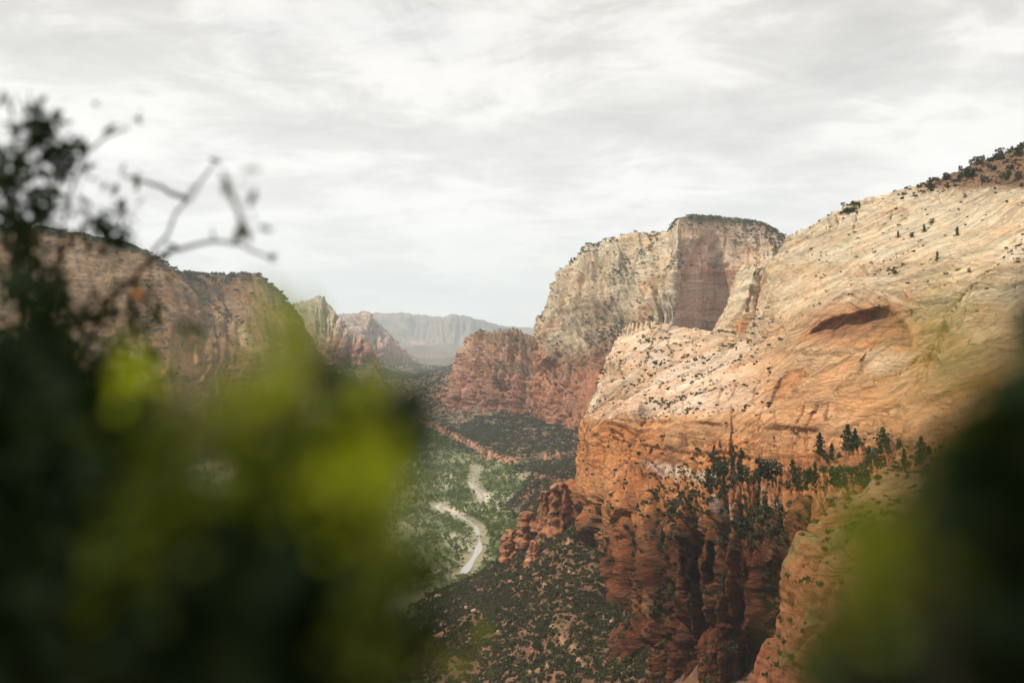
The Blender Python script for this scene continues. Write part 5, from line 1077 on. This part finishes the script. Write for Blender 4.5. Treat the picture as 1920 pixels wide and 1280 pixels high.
for q in [(268, 547, 1.7), (90, 690, 1.75)]: put_leaf(SB, P(q[0], q[1], q[2] * 1.3), .036, M_LO, 1.2)
cl_l = [(60,480,1.8,90,.1,1.0),(30,600,1.8,110,.12,1.6),(130,640,1.8,110,.12,1.3),(50,760,1.85,120,.15,1.8),(170,760,1.9,110,.15,1.0),(210,560,1.85,70,.1,.6),(200,430,1.8,45,.06,.35),(20,380,1.75,60,.1,.6),(250,660,1.9,70,.1,.5),(85,300,1.75,62,.06,.8),(65,248,1.7,24,.04,.4),(15,345,1.72,40,.05,.8),(125,300,1.75,26,.04,.35),(70,400,1.75,50,.06,.8),(300,600,1.7,50,.06,.25),(40,430,1.75,75,.08,1.1),(110,560,1.8,90,.1,1.0),(0,300,1.7,40,.06,.8),(60,650,1.5,130,.2,1.6),(430,365,1.2,30,.03,.16),(195,425,1.75,36,.05,.7)]
cl_l = [(a, b_, c_ * 1.3, d_, e_ * 1.3, f_) for a, b_, c_, d_, e_, f_ in cl_l]
D3 = clump(spread(cl_l, 210), 10, .04)
tag(link('foliage', pm('foliage', rel(leaves_np(D3, rng.uniform(.020, .044, len(D3)), .6), loc), M_LD), None, SB), None, None, None, 'stuff')
# (c) the very near right shrub
loc = np.array([.33, .55, gz0]); SR = shrub('leafy_shrub', loc, 'very near dark blurred shrub filling the lower right corner')
dr = [(1900,760,.42,90,.05,.8),(1880,900,.42,110,.05,1.4),(1800,1010,.42,110,.05,1.3),(1720,1110,.42,110,.05,1.3),(1640,1180,.42,100,.05,1.2),(1580,1250,.42,80,.05,1.0),(1860,1150,.45,160,.08,2.4),(1760,1260,.45,150,.08,2),(1950,1050,.45,130,.08,1.6),(1930,640,.42,55,.04,.35),(1990,850,.45,120,.08,1.0)]
dr = [(a + 38, b_, c_, d_ * .85, e_, f_) for a, b_, c_, d_, e_, f_ in dr]
D4 = clump(spread(dr, 230), 8, .010)
yr = [(1760,620,.3,90,.02,.35),(1730,760,.3,90,.02,.5),(1680,880,.32,90,.02,.6),(1600,1000,.32,80,.02,.7),(1550,1090,.33,60,.02,.6),(1520,1200,.35,60,.02,.8),(1800,700,.34,80,.03,.5),(1640,1060,.28,90,.02,.6),(1560,1180,.28,70,.02,.6),(1840,600,.3,60,.02,.4)]
yr = [(a + 25, b_, c_, d_, e_, f_) for a, b_, c_, d_, e_, f_ in yr]
D5 = spread(yr, 52)
D7 = spread([(1650,930,.27,110,.02,1),(1580,1050,.27,90,.02,.8),(1760,580,.27,110,.02,1),(1720,720,.27,100,.02,.8),(1550,1160,.27,80,.02,.5)], 46)
st_l = [tube(curve([loc, (loc + P(*q)) / 2 + np.array([.03, 0, -.1]), P(*q)], 12, .003), .008, .0015, 5) for q in [(1900,720,.42),(1860,850,.42),(1790,980,.42),(1720,1080,.42),(1640,1190,.42),(1860,1100,.45),(1560,1010,.32),(1700,800,.3)]]
link('branch', pm('branch', rel(join(st_l), loc), M_TW), None, SR)
tag(link('foliage', pm('foliage', rel(leaves_np(D4, rng.uniform(.016, .03, len(D4)), 1.1), loc), M_LD), None, SR), None, None, None, 'stuff')
o = link('young_foliage', pm('young_foliage', rel(leaves_np(D5, rng.uniform(.008, .015, len(D5)), .9), loc), M_LV), None, SR); o['kind'] = 'stuff'; o['label'] = 'olive yellow outer leaves'
o = link('tip_foliage', pm('tip_foliage', rel(leaves_np(D7, rng.uniform(.005, .010, len(D7)), .9), loc), M_LY), None, SR); o['kind'] = 'stuff'; o['label'] = 'fresh yellow-green leaf tips'
# (d) small sprig at bottom centre
loc = np.array([-.12, 1.15, gz0]); SP = shrub('sprig', loc, 'blurred olive sprig poking up at the bottom centre', 'plant')
D6 = spread([(880,1212,1.05,34,.03,1),(850,1240,1.05,40,.03,1.2),(820,1265,1.05,40,.03,1),(800,1250,1.0,30,.03,.3),(895,1195,1.05,20,.02,.4)], 46)
link('stem', pm('stem', rel(join([tube(curve([loc, P(820, 1330, 1.05), P(885, 1205, 1.05)], 10, .003), .005, .0015, 5), tube(curve([loc, P(790, 1330, 1.05), P(800, 1250, 1.0)], 10, .003), .004, .0015, 5)]), loc), M_TW), None, SP)
for q in D6: put_leaf(SP, q, random.uniform(.012, .022), M_LY if random.random() < .35 else M_LG, .8)
print('done', time.time() - T0)
